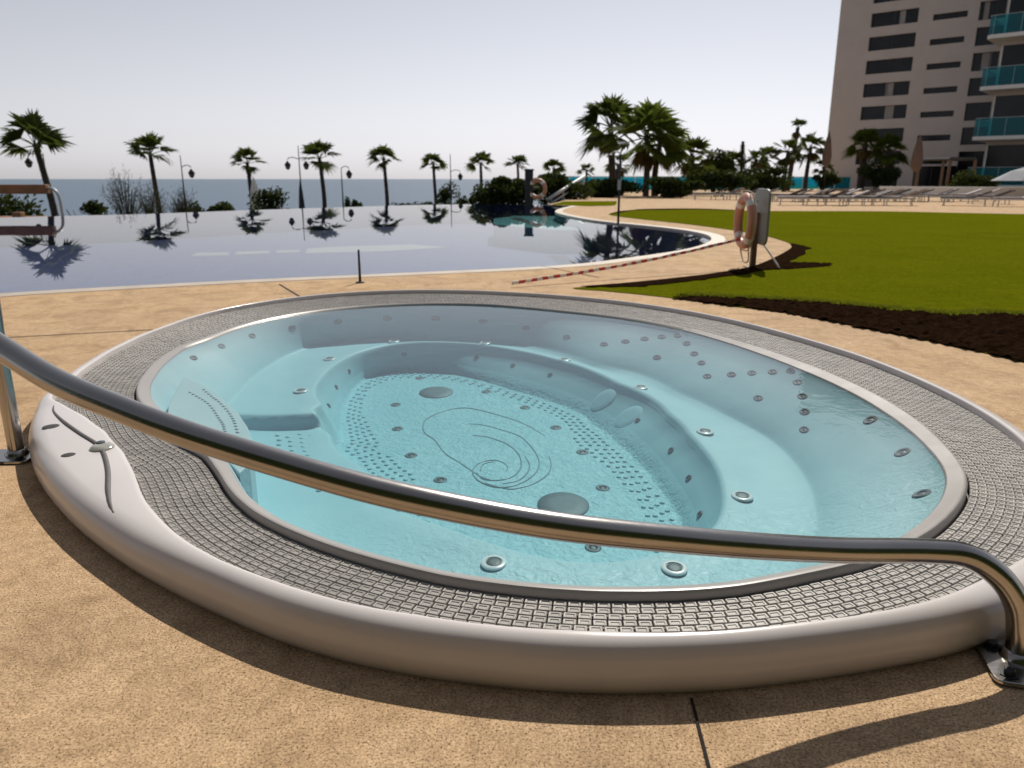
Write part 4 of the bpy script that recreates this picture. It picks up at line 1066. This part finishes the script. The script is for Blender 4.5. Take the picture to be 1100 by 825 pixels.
def wispy(loc_, w, h, label, seed):
    root = empty('wispy_shrub', loc_, 0, label, 'shrub', 'wispy shrubs by the sea')
    r = random.Random(seed)
    st_, lf = MB(), MB()
    for q in range(60):
        a = r.uniform(0, 6.28); rr = w * .5 * r.random() ** .6
        hh = h * r.uniform(.55, 1.0) * (1 - .35 * (rr / (w * .5)) ** 2)
        tip = Vector((rr * math.cos(a), rr * math.sin(a), hh))
        mid_ = Vector((tip.x * .45, tip.y * .45, hh * .55))
        st_.tube([(r.uniform(-.2, .2), r.uniform(-.2, .2), -.5), mid_, tip], [.03, .02, .006], 4)
        for k in range(26):
            t = r.uniform(.25, 1)
            p = mid_.lerp(tip, (t - .25) / .75) + Vector((r.gauss(0, .16), r.gauss(0, .16), r.gauss(0, .18)))
            d = Vector((r.gauss(0, .5), r.gauss(0, .5), 1)).normalized() * r.uniform(.1, .26)
            sd = Vector((d.y, -d.x, 0)).normalized() * .022 if d.xy.length > .01 else Vector((.02, 0, 0))
            lf.add([p - sd, p + sd, p + d], [(0, 1, 2)])
    st_.build('stem', M['twig'], root); lf.build('foliage', M['twig'], root)
    return root


def frond(mb, c, d, R, r, mi):
    up = Vector((0, 0, 1))
    side = d.cross(up)
    side = side.normalized() if side.length > .05 else Vector((1, 0, 0))
    side = Matrix.Rotation(r.uniform(-.8, .8), 3, d) @ side
    nrm_ = side.cross(d).normalized()
    droop = .18 + .2 * r.random()
    pl = R * r.uniform(.30, .42)
    hub = c + d * pl - up * droop * pl * .35
    mb.tube([c, c + d * pl * .5 - up * droop * pl * .08, hub], [R * .018, R * .013, R * .009], 4, False, mi=mi)
    nl = 19
    fr = R * r.uniform(.60, .74)
    fold = r.uniform(.15, .5)
    for k in range(nl):
        a = (k / (nl - 1) - .5) * math.radians(128)
        dd = (d * math.cos(a) + side * math.sin(a) + nrm_ * fold * (abs(math.sin(a)) - .3)).normalized()
        L = fr * (.62 + .38 * math.cos(a * .8)) * r.uniform(.85, 1.1)
        w = dd.cross(nrm_).normalized() * fr * .062
        m1 = hub + dd * L * .55 - up * L * .06
        m2 = hub + dd * L - up * L * (.22 + .2 * r.random())
        mb.add([hub, m1 - w, m2, m1 + w], [(0, 1, 2, 3)], mi)


def palm(base, crown, R, label, seed, nf=13, mats=None, tr=.2, group='palms', skirt=4, low=-.5):
    R *= 1.18
    base, crown = Vector(base), Vector(crown)
    root = empty('palm_tree', base, 0, label, 'palm', group)
    r = random.Random(seed)
    c = crown - base
    mb = MB()
    ln = Vector((r.uniform(-.2, .2), r.uniform(-.2, .2), 0))
    pts = spline([(0, 0, -.3), c * .35 + ln * .6, c * .7 + ln * .4, c], 7)
    m = len(pts)
    mb.tube(pts, [tr * (1.08 - .30 * i / (m - 1)) * (1 + .07 * (i % 2)) for i in range(m)], 9)
    mb.build('trunk', M['trunk'], root, smooth=True)
    cr = MB()
    for q in range(nf):
        az = q * 2.39996 + r.uniform(-.35, .35)
        t = (q + .5) / nf
        el = math.radians(82) * (1 - t) ** .85 + math.radians(low * 60) * t + r.uniform(-.18, .18)
        d = Vector((math.cos(az) * math.cos(el), math.sin(az) * math.cos(el), math.sin(el)))
        frond(cr, c + Vector((0, 0, -.05 * R)), d, R, r, 0)
    for q in range(skirt):
        az = r.uniform(0, 6.28)
        d = Vector((math.cos(az) * .5, math.sin(az) * .5, -.85)).normalized()
        frond(cr, c - Vector((0, 0, R * .1)), d, R * .62, r, 1)
    cr.build('crown', mats or [M['frondA'], M['frondC']], root)
    return root


G = 'palms in a row along the sea'
def gz(x, y): return -3.0
ROW = [((-31.8, 54.5, -2.9), (-32.5, 54.5, 3.45), 2.35, 'tall palm beside the timber rail, first of the row along the sea', 9, .27),
       ((-32.8, 73.1, -3), (-33.2, 73.1, 3.4), 2.2, 'palm rising behind the wispy shrubs along the sea', 10, .26),
       ((-25.6, 77.1, -3), (-25.7, 77.1, 2.7), 1.7, 'small palm with the closed pale parasol at its foot', 9, .24),
       ((-20.0, 83.4, -3), (-20.2, 83.4, 3.3), 2.25, 'palm with wide crown between two street lamps', 10, .27),
       ((-13.6, 85.5, -3), (-13.8, 85.5, 3.3), 1.75, 'palm just right of the single lantern street lamp', 9, .25),
       ((-9.2, 95.8, -3), (-9.5, 95.8, 2.9), 1.6, 'leaning small palm standing over the low hedge left of a slim lamp', 9, .24),
       ((-3.9, 98.9, -3), (-3.9, 98.9, 3.0), 1.85, 'palm between the slim lamp and the big dark bush', 10, .25),
       ((.9, 98.9, -3), (.7, 98.9, 2.9), 1.55, 'palm crown showing above the big dark bush', 10, .22),
       ((5.4, 98.8, -3), (5.2, 98.8, 2.45), 1.45, 'palm crown above the hedge right of the big dark bush', 10, .22),
       ((9.3, 98.7, -3), (9.3, 98.7, 2.1), 1.2, 'smallest far palm left of the two great palms', 10, .2)]
for q, (b, c, R, lb, nf, tr) in enumerate(ROW):
    palm(b, c, R, lb, 20 + q, nf + 2, tr=tr * .85, group=G, skirt=0, low=-.3)
G2 = 'palms behind the lawn'
lush = [M['frondB'], M['frondC']]
palm((7.9, 61.2, 0), (7.5, 61.2, 5.1), 2.6, 'great tall palm left of the pair, behind the pool', 41, 18, tr=.27, group=G2)
palm((9.3, 54.7, 0), (9.2, 54.7, 4.0), 2.7, 'great lush palm with double trunk look, right of the tallest palm', 42, 17, lush, tr=.21, group=G2)
palm((10.0, 55.2, 0), (10.2, 55.0, 3.6), 2.2, 'lush palm pressed against the great palm on its right side', 43, 11, lush, tr=.21, group=G2)
palm((13.6, 60.5, 0), (13.65, 60.5, 2.9), 1.7, 'palm with many brown dry fronds right of the great palms', 44, 16, [M['frondA'], M['frondC']], tr=.3, group=G2, skirt=16)
palm((8.9, 66.3, 0), (8.9, 66.3, 2.3), 1.2, 'little palm seen between the trunks of the great palms', 45, 12, tr=.18, group=G2)
palm((20.3, 72.9, 0), (20.2, 72.9, 2.7), 1.25, 'bushy palm left of the pointed conifer', 46, 16, tr=.2, group=G2)
palm((22.4, 73.0, 0), (22.4, 73.0, 2.9), 1.15, 'palm just right of the pointed conifer', 47, 14, tr=.2, group=G2)
palm((24.0, 75.1, 0), (24.0, 75.1, 3.1), 1.35, 'slender palm left of the curved feathery palm', 48, 14, tr=.2, group=G2)
palm((26.0, 75.3, 0), (26.1, 75.3, 3.7), 1.6, 'curved feathery palm left of the tallest slim palm', 49, 13, tr=.2, group=G2, low=-.8)
palm((27.6, 79.0, 0), (28.1, 79.0, 6.0), 1.15, 'tallest slim palm with narrow upright crown near the tower', 50, 9, tr=.22, group=G2, low=.4)
palm((29.2, 78.5, 0), (29.4, 78.5, 4.2), 1.65, 'leaning palm between the slim palm and the tower', 51, 13, tr=.2, group=G2, low=-.8)
palm((30.6, 78.0, 0), (30.6, 78.0, 2.3), 1.0, 'small palm closest to the left edge of the tower', 52, 11, tr=.16, group=G2)
palm((38.0, 86, 0), (38.0, 86, 4.8), 1.9, 'palm in front of the tower, left of the two there', 53, 20, lush, tr=.35, group=G2)
palm((39.5, 83.7, 0), (39.5, 83.7, 4.0), 2.05, 'palm in front of the tower, right of the two there', 54, 22, lush, tr=.35, group=G2)

wispy((-27.6, 56, -2.9), 3.3, 5.1, 'tall wispy grey shrub left of the second palm', 61)
wispy((-28.5, 61.5, -3.0), 3.6, 4.2, 'lower wispy grey shrub behind the second palm', 62)
wispy((-26.0, 62.0, -3.0), 2.6, 3.8, 'thin wispy shrub under the lantern right of the second palm', 63)
G3 = 'low dark shrubs along the overflow edge'
for q, (p, rad, lb) in enumerate([((-27.0, 49.1, -2.8), (1.9, 1.3, 1.25), 'rounded dark shrub between the first palm and the wispy shrub'),
                                  ((-26.3, 40.9, -2.3), (2.6, 1.5, 1.35), 'dark shrub under the timber rail by the left edge'),
                                  ((-22.2, 71.8, -3), (2.6, 1.4, 1.5), 'dark rounded shrub right of the closed pale parasol'),
                                  ((-24.4, 66, -3), (1.6, 1.2, .95), 'small dark shrub between second and third palm'),
                                  ((-29.2, 71, -3), (1.5, 1.2, 1.1), 'low dark shrub at the foot of the second palm'),
                                  ((-15.2, 71.8, -3), (.5, .5, 1.15), 'tiny pointed dark shrub left of the fifth palm'),
                                  ((-14.2, 71.8, -3), (.5, .5, 1.2), 'tiny dark shrub touching the trunk of the fifth palm'),
                                  ((-4.6, 82, -3), (1.2, 1, 1.15), 'small dark shrub left of the seventh palm'),
                                  ((-2.3, 84, -3), (1.2, 1, 1.1), 'small dark shrub right of the seventh palm'),
                                  ((-6.3, 80, -3), (1.9, 1.2, 1.6), 'taller loose shrub beside the slim lamp')]):
    shrub('low_shrub', p, (rad[0], rad[1], rad[2] * 1.2), 1700, .16, M['hedge'], lb, 'shrub', G3, 70 + q)
hd = shrub('hedge', (-9.9, 77.5, -3), (2.9, .9, 1.25), 2200, .15, M['hedge'], 'low clipped dark hedge between the fifth and sixth palms', 'hedge', None, 81)
shrub('big_bush', (-.2, 42.3, -.7), (2.0, 1.6, 1.15), 6500, .11, M['hedge'], 'big dark bush at the far right end of the pool', 'bush', None, 82)
shrub('bush', (2.2, 46, -.5), (2.4, 1.4, 1.05), 5000, .12, M['hedge'], 'dark bush behind the far lifebuoy', 'bush', None, 83)
for q, (p, rad, lb) in enumerate([((6.0, 50, -.1), (2.8, .9, .75), 'dark hedge under the sloping railing'), ((9.9, 49, -.1), (2.4, .9, .75), 'dark hedge in front of the great palm trunks'),
                                  ((14.2, 54, -.1), (2.8, 1.0, 1.0), 'dark hedge below the palm with brown fronds'), ((19.5, 60, 0), (3.4, 1.2, 1.1), 'dark hedge behind the left sun loungers')]):
    shrub('hedge', p, rad, 3600, .13, M['hedge'], lb, 'hedge', 'hedges behind the lawn', 84 + q)
shrub('broad_tree', (16.9, 66, 0), (1.9, 1.4, 1.7), 4200, .16, M['bush'], 'bushy dark green tree left of the bushy palm', 'tree', None, 90)
shrub('round_bush', (29.5, 74.5, 0), (1.5, 1.2, .95), 1600, .15, M['hedge'], 'round dark bush at the left foot of the tower', 'bush', None, 91)
shrub('round_bush', (37.0, 80, 0), (2.4, 1.4, 1.5), 2600, .15, M['hedge'], 'dark bush under the two palms before the tower', 'bush', None, 92)
shrub('round_bush', (37.2, 64, 0), (2.2, 1.2, 1.0), 2200, .13, M['bush'], 'loose green bush right of the small pergola', 'bush', None, 93)
cy = empty('conifer', (21.2, 73.4, 0), 0, 'pointed dark conifer among the palms behind the loungers', 'tree')
mb = MB(); mb.tube([(0, 0, 0), (0, 0, 2), (0, 0, 4.2)], [.15, .1, .03], 7); mb.build('trunk', M['trunk'], cy)
mb = MB(); r = random.Random(95)
for q in range(2600):
    h = r.random() ** .8
    rr = (1 - h) * .85 * math.sqrt(r.random()) * (1 + .25 * math.sin(h * 22))
    a = r.uniform(0, 6.28); p = Vector((rr * math.cos(a), rr * math.sin(a), .5 + h * 4.0))
    d = Vector((math.cos(a), math.sin(a), -.25)) * .2; s_ = Vector((-d.y, d.x, 0)) * .3
    mb.add([p - s_, p + s_, p + d], [(0, 1, 2)])
mb.build('crown', M['hedge'], cy)

# ------------------------------------------------------------ street lamps by the sea
def lamp(p, top, arms, label):
    root = empty('street_lamp', p, 0, label, 'street lamp', 'street lamps along the sea')
    h = top - p[2]
    mb = MB(); mb.tube([(0, 0, 0), (0, 0, h * .5), (0, 0, h)], [.08, .06, .03], 8); mb.lathe([(.2, 0), (.2, .25), (.13, .35), (.1, .6)], (0, 0, 0), 10)
    mb.build('pole', M['lampmetal'], root, smooth=True, angle=50)
    for (dx, z) in arms:
        zz = z - p[2]
        mb = MB(); mb.tube(spline([(0, 0, zz + .55), (dx * .45, 0, zz + .68), (dx * .85, 0, zz + .64), (dx, 0, zz + .5)], 5), .035, 6)
        a = mb.build('arm', M['lampmetal'], root, smooth=True)
        mb = MB(); mb.lathe([(.03, .42), (.08, .36), (.23, .16), (.26, .06), (.23, 0)], (dx, 0, zz), 12); mb.build('lamp_shade', M['lampmetal'], root, smooth=True, angle=50)
        mb = MB(); mb.lathe([(.20, .02), (.21, -.08), (.13, -.24), (.02, -.29)], (dx, 0, zz), 12); mb.build('lantern_glass', M['lampglass'], root, smooth=True, angle=50)
lamp((-17.3, 64.6, -3), 3.75, [(-.95, 2.15), (.55, 2.15)], 'double armed street lamp rising above the dark closed parasol')
lamp((-13.85, 64.3, -3), 2.0, [(.62, 1.45)], 'single lantern street lamp left of the fifth palm')
lamp((-6.05, 78, -3), 3.5, [(.95, 1.3)], 'slim tall street lamp between sixth and seventh palms')
lamp((-26.0, 62.4, -3), 2.95, [(.75, 1.5)], 'street lamp among the wispy shrubs right of the second palm')
lamp((-33.2, 56.4, -3), 2.9, [(-1.1, 2.2)], 'street lamp with lantern hanging left of the first palm trunk')

# ------------------------------------------------------------ parasols
def closed_parasol(p, z0, z1, R, mat, label, zt):
    root = empty('closed_parasol', p, 0, label, 'parasol')
    mb = MB(); mb.tube([(0, 0, 0), (0, 0, zt - p[2])], .04, 8); mb.build('pole', M['darkmetal'], root, smooth=True)
    mb = MB()
    a, b = z0 - p[2], z1 - p[2]
    vs, fs = [], []
    prof = [(.35, 0), (.8, .1), (1, .3), (.75, .6), (.45, .85), (.12, 1)]
    n = 16
    for rr, t in prof:
        for k in range(n):
            f = R * rr * (1 if k % 2 == 0 else .72)
            vs.append((f * math.cos(2 * PI * k / n), f * math.sin(2 * PI * k / n), a + (b - a) * t))
    for i in range(len(prof) - 1):
        for k in range(n): fs.append((i * n + k, i * n + (k + 1) % n, (i + 1) * n + (k + 1) % n, (i + 1) * n + k))
    fs.append(tuple((len(prof) - 1) * n + k for k in range(n)))
    mb.add(vs, fs); mb.build('canopy', mat, root, smooth=True, angle=70)
    mb = MB(); mb.lathe([(.35, 0), (.35, .08), (.06, .14)], (0, 0, 0), 14); mb.build('base', M['darkmetal'], root)
closed_parasol((28.95, 73.2, 0), 2.2, 5.2, .45, M['brownshade'], 'closed brown parasol against the left edge of the tower', 5.35)
closed_parasol((32.95, 64.7, 0), 1.7, 4.5, .48, M['brownshade'], 'closed brown parasol before the tower, right of the two palms', 4.6)
closed_parasol((-24.3, 74.3, -3), -2.0, 1.2, .55, M['whitecloth'], 'closed pale parasol standing by the third palm', 1.35)
closed_parasol((-16.1, 60.0, -3), -2.6, 1.0, .27, M['darkshade'], 'closed dark parasol in front of the double armed lamp', 1.1)
op = empty('open_parasol', (30.6, 46.6, 0), 0, 'open grey parasol over the loungers at the right edge', 'parasol')
mb = MB(); mb.tube([(0, 0, 0), (0, 0, 1.9)], .04, 8); mb.build('pole', M['darkmetal'], op)
mb = MB()
for i in range(8):
    a0, a1 = i * PI / 4, (i + 1) * PI / 4
    for (r0, z0, r1, z1) in ((.02, 1.95, 1.1, 1.6), (1.1, 1.6, 2.1, 1.05)):
        mb.add([(r0 * math.cos(a0), r0 * math.sin(a0), z0), (r1 * math.cos(a0), r1 * math.sin(a0), z1), (r1 * math.cos(a1), r1 * math.sin(a1), z1), (r0 * math.cos(a1), r0 * math.sin(a1), z0)], [(0, 1, 2, 3)])
cn = mb.build('canopy', M['greyshade'], op); so = cn.modifiers.new('thick', 'SOLIDIFY'); so.thickness = .02

# ------------------------------------------------------------ sun loungers on the terrace
def lounger():
    root = empty('sun_lounger', (0, 0, 0))
    mb = MB(); mb.box((0, -.28, .30), (1.9, .05, .06)); mb.box((0, .28, .30), (1.9, .05, .06)); mb.box((-.93, 0, .30), (.05, .52, .06)); mb.box((.93, 0, .30), (.05, .52, .06))
    mb.build('frame', M['loungeframe'], root)
    mb = MB(); mb.box((.30, 0, .365), (1.25, .56, .06)); mb.build('seat', M['loungepale'], root, bevel=.015)
    mb = MB(); mb.box((-.62, 0, .49), (.78, .56, .07), M=Matrix.Rotation(math.radians(22), 3, 'Y')); mb.build('backrest', M['loungepale'], root, bevel=.015)
    for sx in (-.8, .8):
        for sy in (-.26, .26):
            mb = MB(); mb.tube([(sx, sy, 0), (sx * .97, sy, .29)], .025, 6); mb.build('leg', M['loungeframe'], root)
    return root
proto = lounger()
dark = copy_tree(proto)
for ch in dark.children:
    if ch.name.startswith(('seat', 'backrest')):
        ch.data = ch.data.copy(); ch.data.materials[0] = M['loungedark']
LG = [(11.3, 45), (12.25, 45), (12.9, 44), (13.2, 42.1), (14.34, 41.2), (14.98, 41.9), (15.61, 41.2), (16.25, 41.8), (16.88, 41.2), (17.52, 41.9), (18.16, 41.2), (18.79, 41.9), (19.43, 41.2), (20.07, 41.8), (20.7, 41.2), (21.34, 41.9), (21.97, 41.2), (22.61, 41.9),
      (12.95, 35.4), (14.0, 35.3), (15.0, 35.4), (16.0, 35.4), (17.1, 35.3), (20.07, 34.8), (22.72, 37.4), (21.6, 33.6), (23.49, 41.2), (24.98, 42.1)]
first = {'p': True, 'd': True}
for q, (x, y) in enumerate(LG):
    key = 'd' if (q in (0, 2, 4, 6, 7, 10, 11, 13, 15, 17, 19, 21, 23, 24)) else 'p'
    src = dark if key == 'd' else proto
    o = src if first[key] else copy_tree(src)
    first[key] = False
    o.location = (x, y, 0)
    o.rotation_euler = (0, 0, math.radians(rnd.choice((160, 148, 136, 170)) + rnd.uniform(-8, 8)))
    if q < 4:
        lb, gp = ('dark' if key == 'd' else 'pale') + ' sun lounger in the small group behind the lifebuoy stand', 'loungers behind the lifebuoy stand'
    elif q < 18 or q in (26, 27):
        lb, gp = ('dark grey' if key == 'd' else 'pale') + ' sun lounger in the long back row before the tower', 'loungers in the back row'
    else:
        lb, gp = ('dark grey' if key == 'd' else 'pale') + ' sun lounger in the front row at the edge of the lawn', 'loungers in the front row'
    tag(o, lb, 'sun lounger', gp)

# ------------------------------------------------------------ glass fence, wall, pergola
gf = empty('glass_fence', (3.6, 68, 0), 0, 'long turquoise glass fence behind the hedges and palms', 'fence')
a, b = Vector((3.0, 68.0, 0)), Vector((36, 84, 0))
NP = 16
for i in range(NP):
    p, q = a.lerp(b, i / NP), a.lerp(b, (i + .97) / NP)
    t = (q - p).normalized(); nn = Vector((t.y, -t.x, 0)) * .01
    mb = MB()
    vs = [p - nn, q - nn, q + nn, p + nn]
    mb.prism([(v.x, v.y) for v in vs], .15, 1.3)
    put(mb.build('glass_panel', M['tglass']), gf)
    mb = MB(); mb.box((p.x, p.y, .66), (.07, .07, 1.32)); put(mb.build('post', M['palemetal']), gf)
mb = MB(); mb.tube([a + Vector((0, 0, 1.34)), b + Vector((0, 0, 1.34))], .04, 6); put(mb.build('top_rail', M['palemetal']), gf)
mb = MB()
a, b = Vector((25.0, 53.6, 0)), Vector((33, 47.4, 0)); t = (b - a).normalized(); nn = Vector((t.y, -t.x, 0)) * .15
mb.prism([((a - nn).x, (a - nn).y), ((a + nn).x, (a + nn).y), ((b + nn).x, (b + nn).y), ((b - nn).x, (b - nn).y)], 0, .66)
tag(mb.build('low_wall', M['slab'], bevel=.02), 'low pale wall behind the sun loungers before the tower', 'wall')
pg = empty('pergola', (35.7, 67.2, 0), 0, 'small dark pergola frame at the foot of the tower', 'pergola')
for (x, y) in ((-.4, 1.7), (.4, -1.7), (2.2, 2.6), (3, -.8)):
    mb = MB(); mb.box((x, y, 1.35), (.18, .18, 2.7)); mb.build('post', M['postwood'], pg)
for a, b in (((-.4, 1.7), (.4, -1.7)), ((2.2, 2.6), (3, -.8)), ((-.4, 1.7), (2.2, 2.6)), ((.4, -1.7), (3, -.8))):
    mb = MB(); mb.tube([(a[0], a[1], 2.76), (b[0], b[1], 2.76)], .13, 4); mb.build('beam', M['darkmetal'], pg)

# ------------------------------------------------------------ the tower
TC = Vector((42.0, 100.0, 0)); TD = Vector((.7465, -.6657, 0)); TN = Vector((-.6657, -.7465, 0))
tw = empty('tower', TC, 0, 'tall pale hotel tower with dark window bands and turquoise balconies at the right edge', 'building')


def tp3(s, z, o=0.0):
    p = TC + TD * s + TN * o
    return Vector((p.x, p.y, z))


def quad(mb, a, b, c, d, mi=0): mb.add([a, b, c, d], [(0, 1, 2, 3)], mi)


WIN = []
for fl in range(11):
    zt = 20.15 - 2.62 * fl + 7.86
    if zt < 4: continue
    WIN.append((1.15, 6.35, zt - 1.55, zt, 2))
    WIN.append((7.92, 11.43, zt - 1.60, zt - .95, 0))
    WIN.append((12.55, 15.9, zt - 2.15, zt - .25, 2))
WIN.append((1.6, 6.3, .2, 2.4, 3)); WIN.append((8.0, 15.5, .2, 2.6, 4))
TOP = 29.4
S0, S1 = -2.62, 17.0
# front wall as one sheet with real openings, their reveals, side and top
outer = [(S0, 0), (S1, 0), (S1, TOP), (S0, TOP)]
holes = [[(a, c), (b, c), (b, d), (a, d)] for a, b, c, d, _ in WIN]
pts, edges = [], []
for lp in [outer] + holes:
    bb = len(pts); pts += [Vector(p) for p in lp]; edges += [(bb + i, bb + (i + 1) % 4) for i in range(4)]
vs, es, fs, *_ = delaunay_2d_cdt(pts, edges, [], 0, 1e-5)
mb = MB()
keep = []
for f in fs:
    cx = sum(vs[i].x for i in f) / len(f); cz = sum(vs[i].y for i in f) / len(f)
    if not any(inside(cx, cz, h) for h in holes): keep.append(f)
mb.add([tp3(v.x, v.y) for v in vs], keep)
for a, b, c, d, _ in WIN:
    for (p, q) in (((a, c), (b, c)), ((b, c), (b, d)), ((b, d), (a, d)), ((a, d), (a, c))):
        quad(mb, tp3(*p), tp3(*q), tp3(q[0], q[1], -.35), tp3(p[0], p[1], -.35))
quad(mb, tp3(S0, 0), tp3(S0, TOP), tp3(S0, TOP, -18), tp3(S0, 0, -18))
quad(mb, tp3(S0, TOP), tp3(S1, TOP), tp3(S1, TOP, -18), tp3(S0, TOP, -18))
quad(mb, tp3(S0, 0, -18), tp3(S1, 0, -18), tp3(S1, TOP, -18), tp3(S0, TOP, -18))
put(mb.build('wall', M['render']), tw)
wr = random.Random(8)
for a, b, c, d, nd in WIN:
    mb = MB()
    quad(mb, tp3(a, c, -.35), tp3(b, c, -.35), tp3(b, d, -.35), tp3(a, d, -.35), 0)
    for k in range(nd + 1):
        s = a + (b - a) * k / max(1, nd) if nd else None
        if s is None: continue
        s = min(max(s, a + .04), b - .04)
        for (x0, x1) in ((s - .04, s + .04),):
            quad(mb, tp3(x0, c, -.30), tp3(x1, c, -.30), tp3(x1, d, -.30), tp3(x0, d, -.30), 1)
    if nd == 2 and wr.random() < .35:
        s = a + (b - a) * wr.uniform(.1, .7); w = (b - a) * wr.uniform(.1, .28)
        quad(mb, tp3(s, c + .05, -.345), tp3(s + w, c + .05, -.345), tp3(s + w, d - .03, -.345), tp3(s, d - .03, -.345), 2)
    put(mb.build('window', [M['glass'], M['darkmetal'], M['curtain']]), tw)
# taller wing on the right with projecting balconies
mb = MB()
WT, W0, W1, WO = 52.0, 16.2, 50.0, 5.5
quad(mb, tp3(W0, 0, WO), tp3(W1, 0, WO), tp3(W1, WT, WO), tp3(W0, WT, WO))
quad(mb, tp3(W0, 0, -18), tp3(W0, 0, WO), tp3(W0, WT, WO), tp3(W0, WT, -18))
quad(mb, tp3(W0, WT, WO), tp3(W1, WT, WO), tp3(W1, WT, -18), tp3(W0, WT, -18))
quad(mb, tp3(W1, 0, WO), tp3(W1, 0, -18), tp3(W1, WT, -18), tp3(W1, WT, WO))
put(mb.build('wing_wall', M['render']), tw)
for lv in range(10):
    zg = 2.3 + 4.9 * lv
    if zg > 48: continue
    mb = MB()
    for (s0, s1) in ((16.4, 24.2), (24.5, 32.2), (32.5, 40.2), (40.5, 49.8)):
        quad(mb, tp3(s0, zg - 1.7, WO + .03), tp3(s1, zg - 1.7, WO + .03), tp3(s1, zg + 2.3, WO + .03), tp3(s0, zg + 2.3, WO + .03), 0)
        for s in (s0, (s0 + s1) / 2, s1):
            quad(mb, tp3(s - .06, zg - 1.7, WO + .06), tp3(s + .06, zg - 1.7, WO + .06), tp3(s + .06, zg + 2.3, WO + .06), tp3(s - .06, zg + 2.3, WO + .06), 1)
    put(mb.build('window', [M['glass'], M['slab']]), tw)
    mb = MB()
    p = [(15.3, 0.004), (15.3, 7.6), (15.7, 8.0), (48, 8.0), (48, WO + .004), (16.19, WO + .004), (16.19, .004)]
    bt, tt = zg - 2.15, zg - 1.78
    n = len(p)
    mb.add([tp3(s, bt, o_) for s, o_ in p] + [tp3(s, tt, o_) for s, o_ in p], [tuple(range(n)), tuple(range(n, 2 * n))[::-1]] + [(i, (i + 1) % n, n + (i + 1) % n, n + i) for i in range(n)])
    bal = put(mb.build('balcony', M['slab']), tw)
    mb = MB()
    line = [(15.35, .1), (15.35, 7.6), (15.72, 7.95), (48, 7.95)]
    for (s0, o0), (s1, o1) in zip(line, line[1:]):
        quad(mb, tp3(s0, tt, o0), tp3(s1, tt, o1), tp3(s1, zg, o1), tp3(s0, zg, o0), 0)
    gl = mb.build('glass_panel', M['tglass'])
    gl.parent = bal; gl.matrix_parent_inverse = (bal.parent.matrix_basis @ bal.matrix_parent_inverse).inverted()
    mb = MB()
    mb.tube([tp3(s, zg + .02, o_) for s, o_ in line], .03, 6)
    for k in range(14):
        s = 15.8 + k * 2.4
        mb.tube([tp3(s, tt, 7.93), tp3(s, zg, 7.93)], .03, 5)
    fr_ = mb.build('frame', M['palemetal'])
    fr_.parent = bal; fr_.matrix_parent_inverse = gl.matrix_parent_inverse

# unseen hedge added behind the camera to cut sky fill and darken reflections
bh = empty('added_hedge', (0, -5.5, 0), 0, 'unseen added hedge behind the camera, cutting sky fill and darkening reflections', 'hedge')
mb = MB(); mb.box((0, -.6, 4.4), (40, 1.0, 8.8)); mb.build('added_hedge_core', M['hedge'], bh)
mb = MB(); r = random.Random(99)
for q in range(13000):
    x, z = r.uniform(-20, 20), r.uniform(0, 9.3)
    y = r.uniform(-.25, .25)
    a = Vector((r.gauss(0, 1), r.gauss(0, 1), r.gauss(0, 1))).normalized(); b = a.orthogonal().normalized(); w = a.cross(b)
    s = r.uniform(.08, .2)
    mb.add([Vector((x, y, z)) - b * s, Vector((x, y, z)) + w * s * .5, Vector((x, y, z)) + b * s, Vector((x, y, z)) - w * s * .5], [(0, 1, 2, 3)])
mb.build('foliage', M['hedge'], bh)
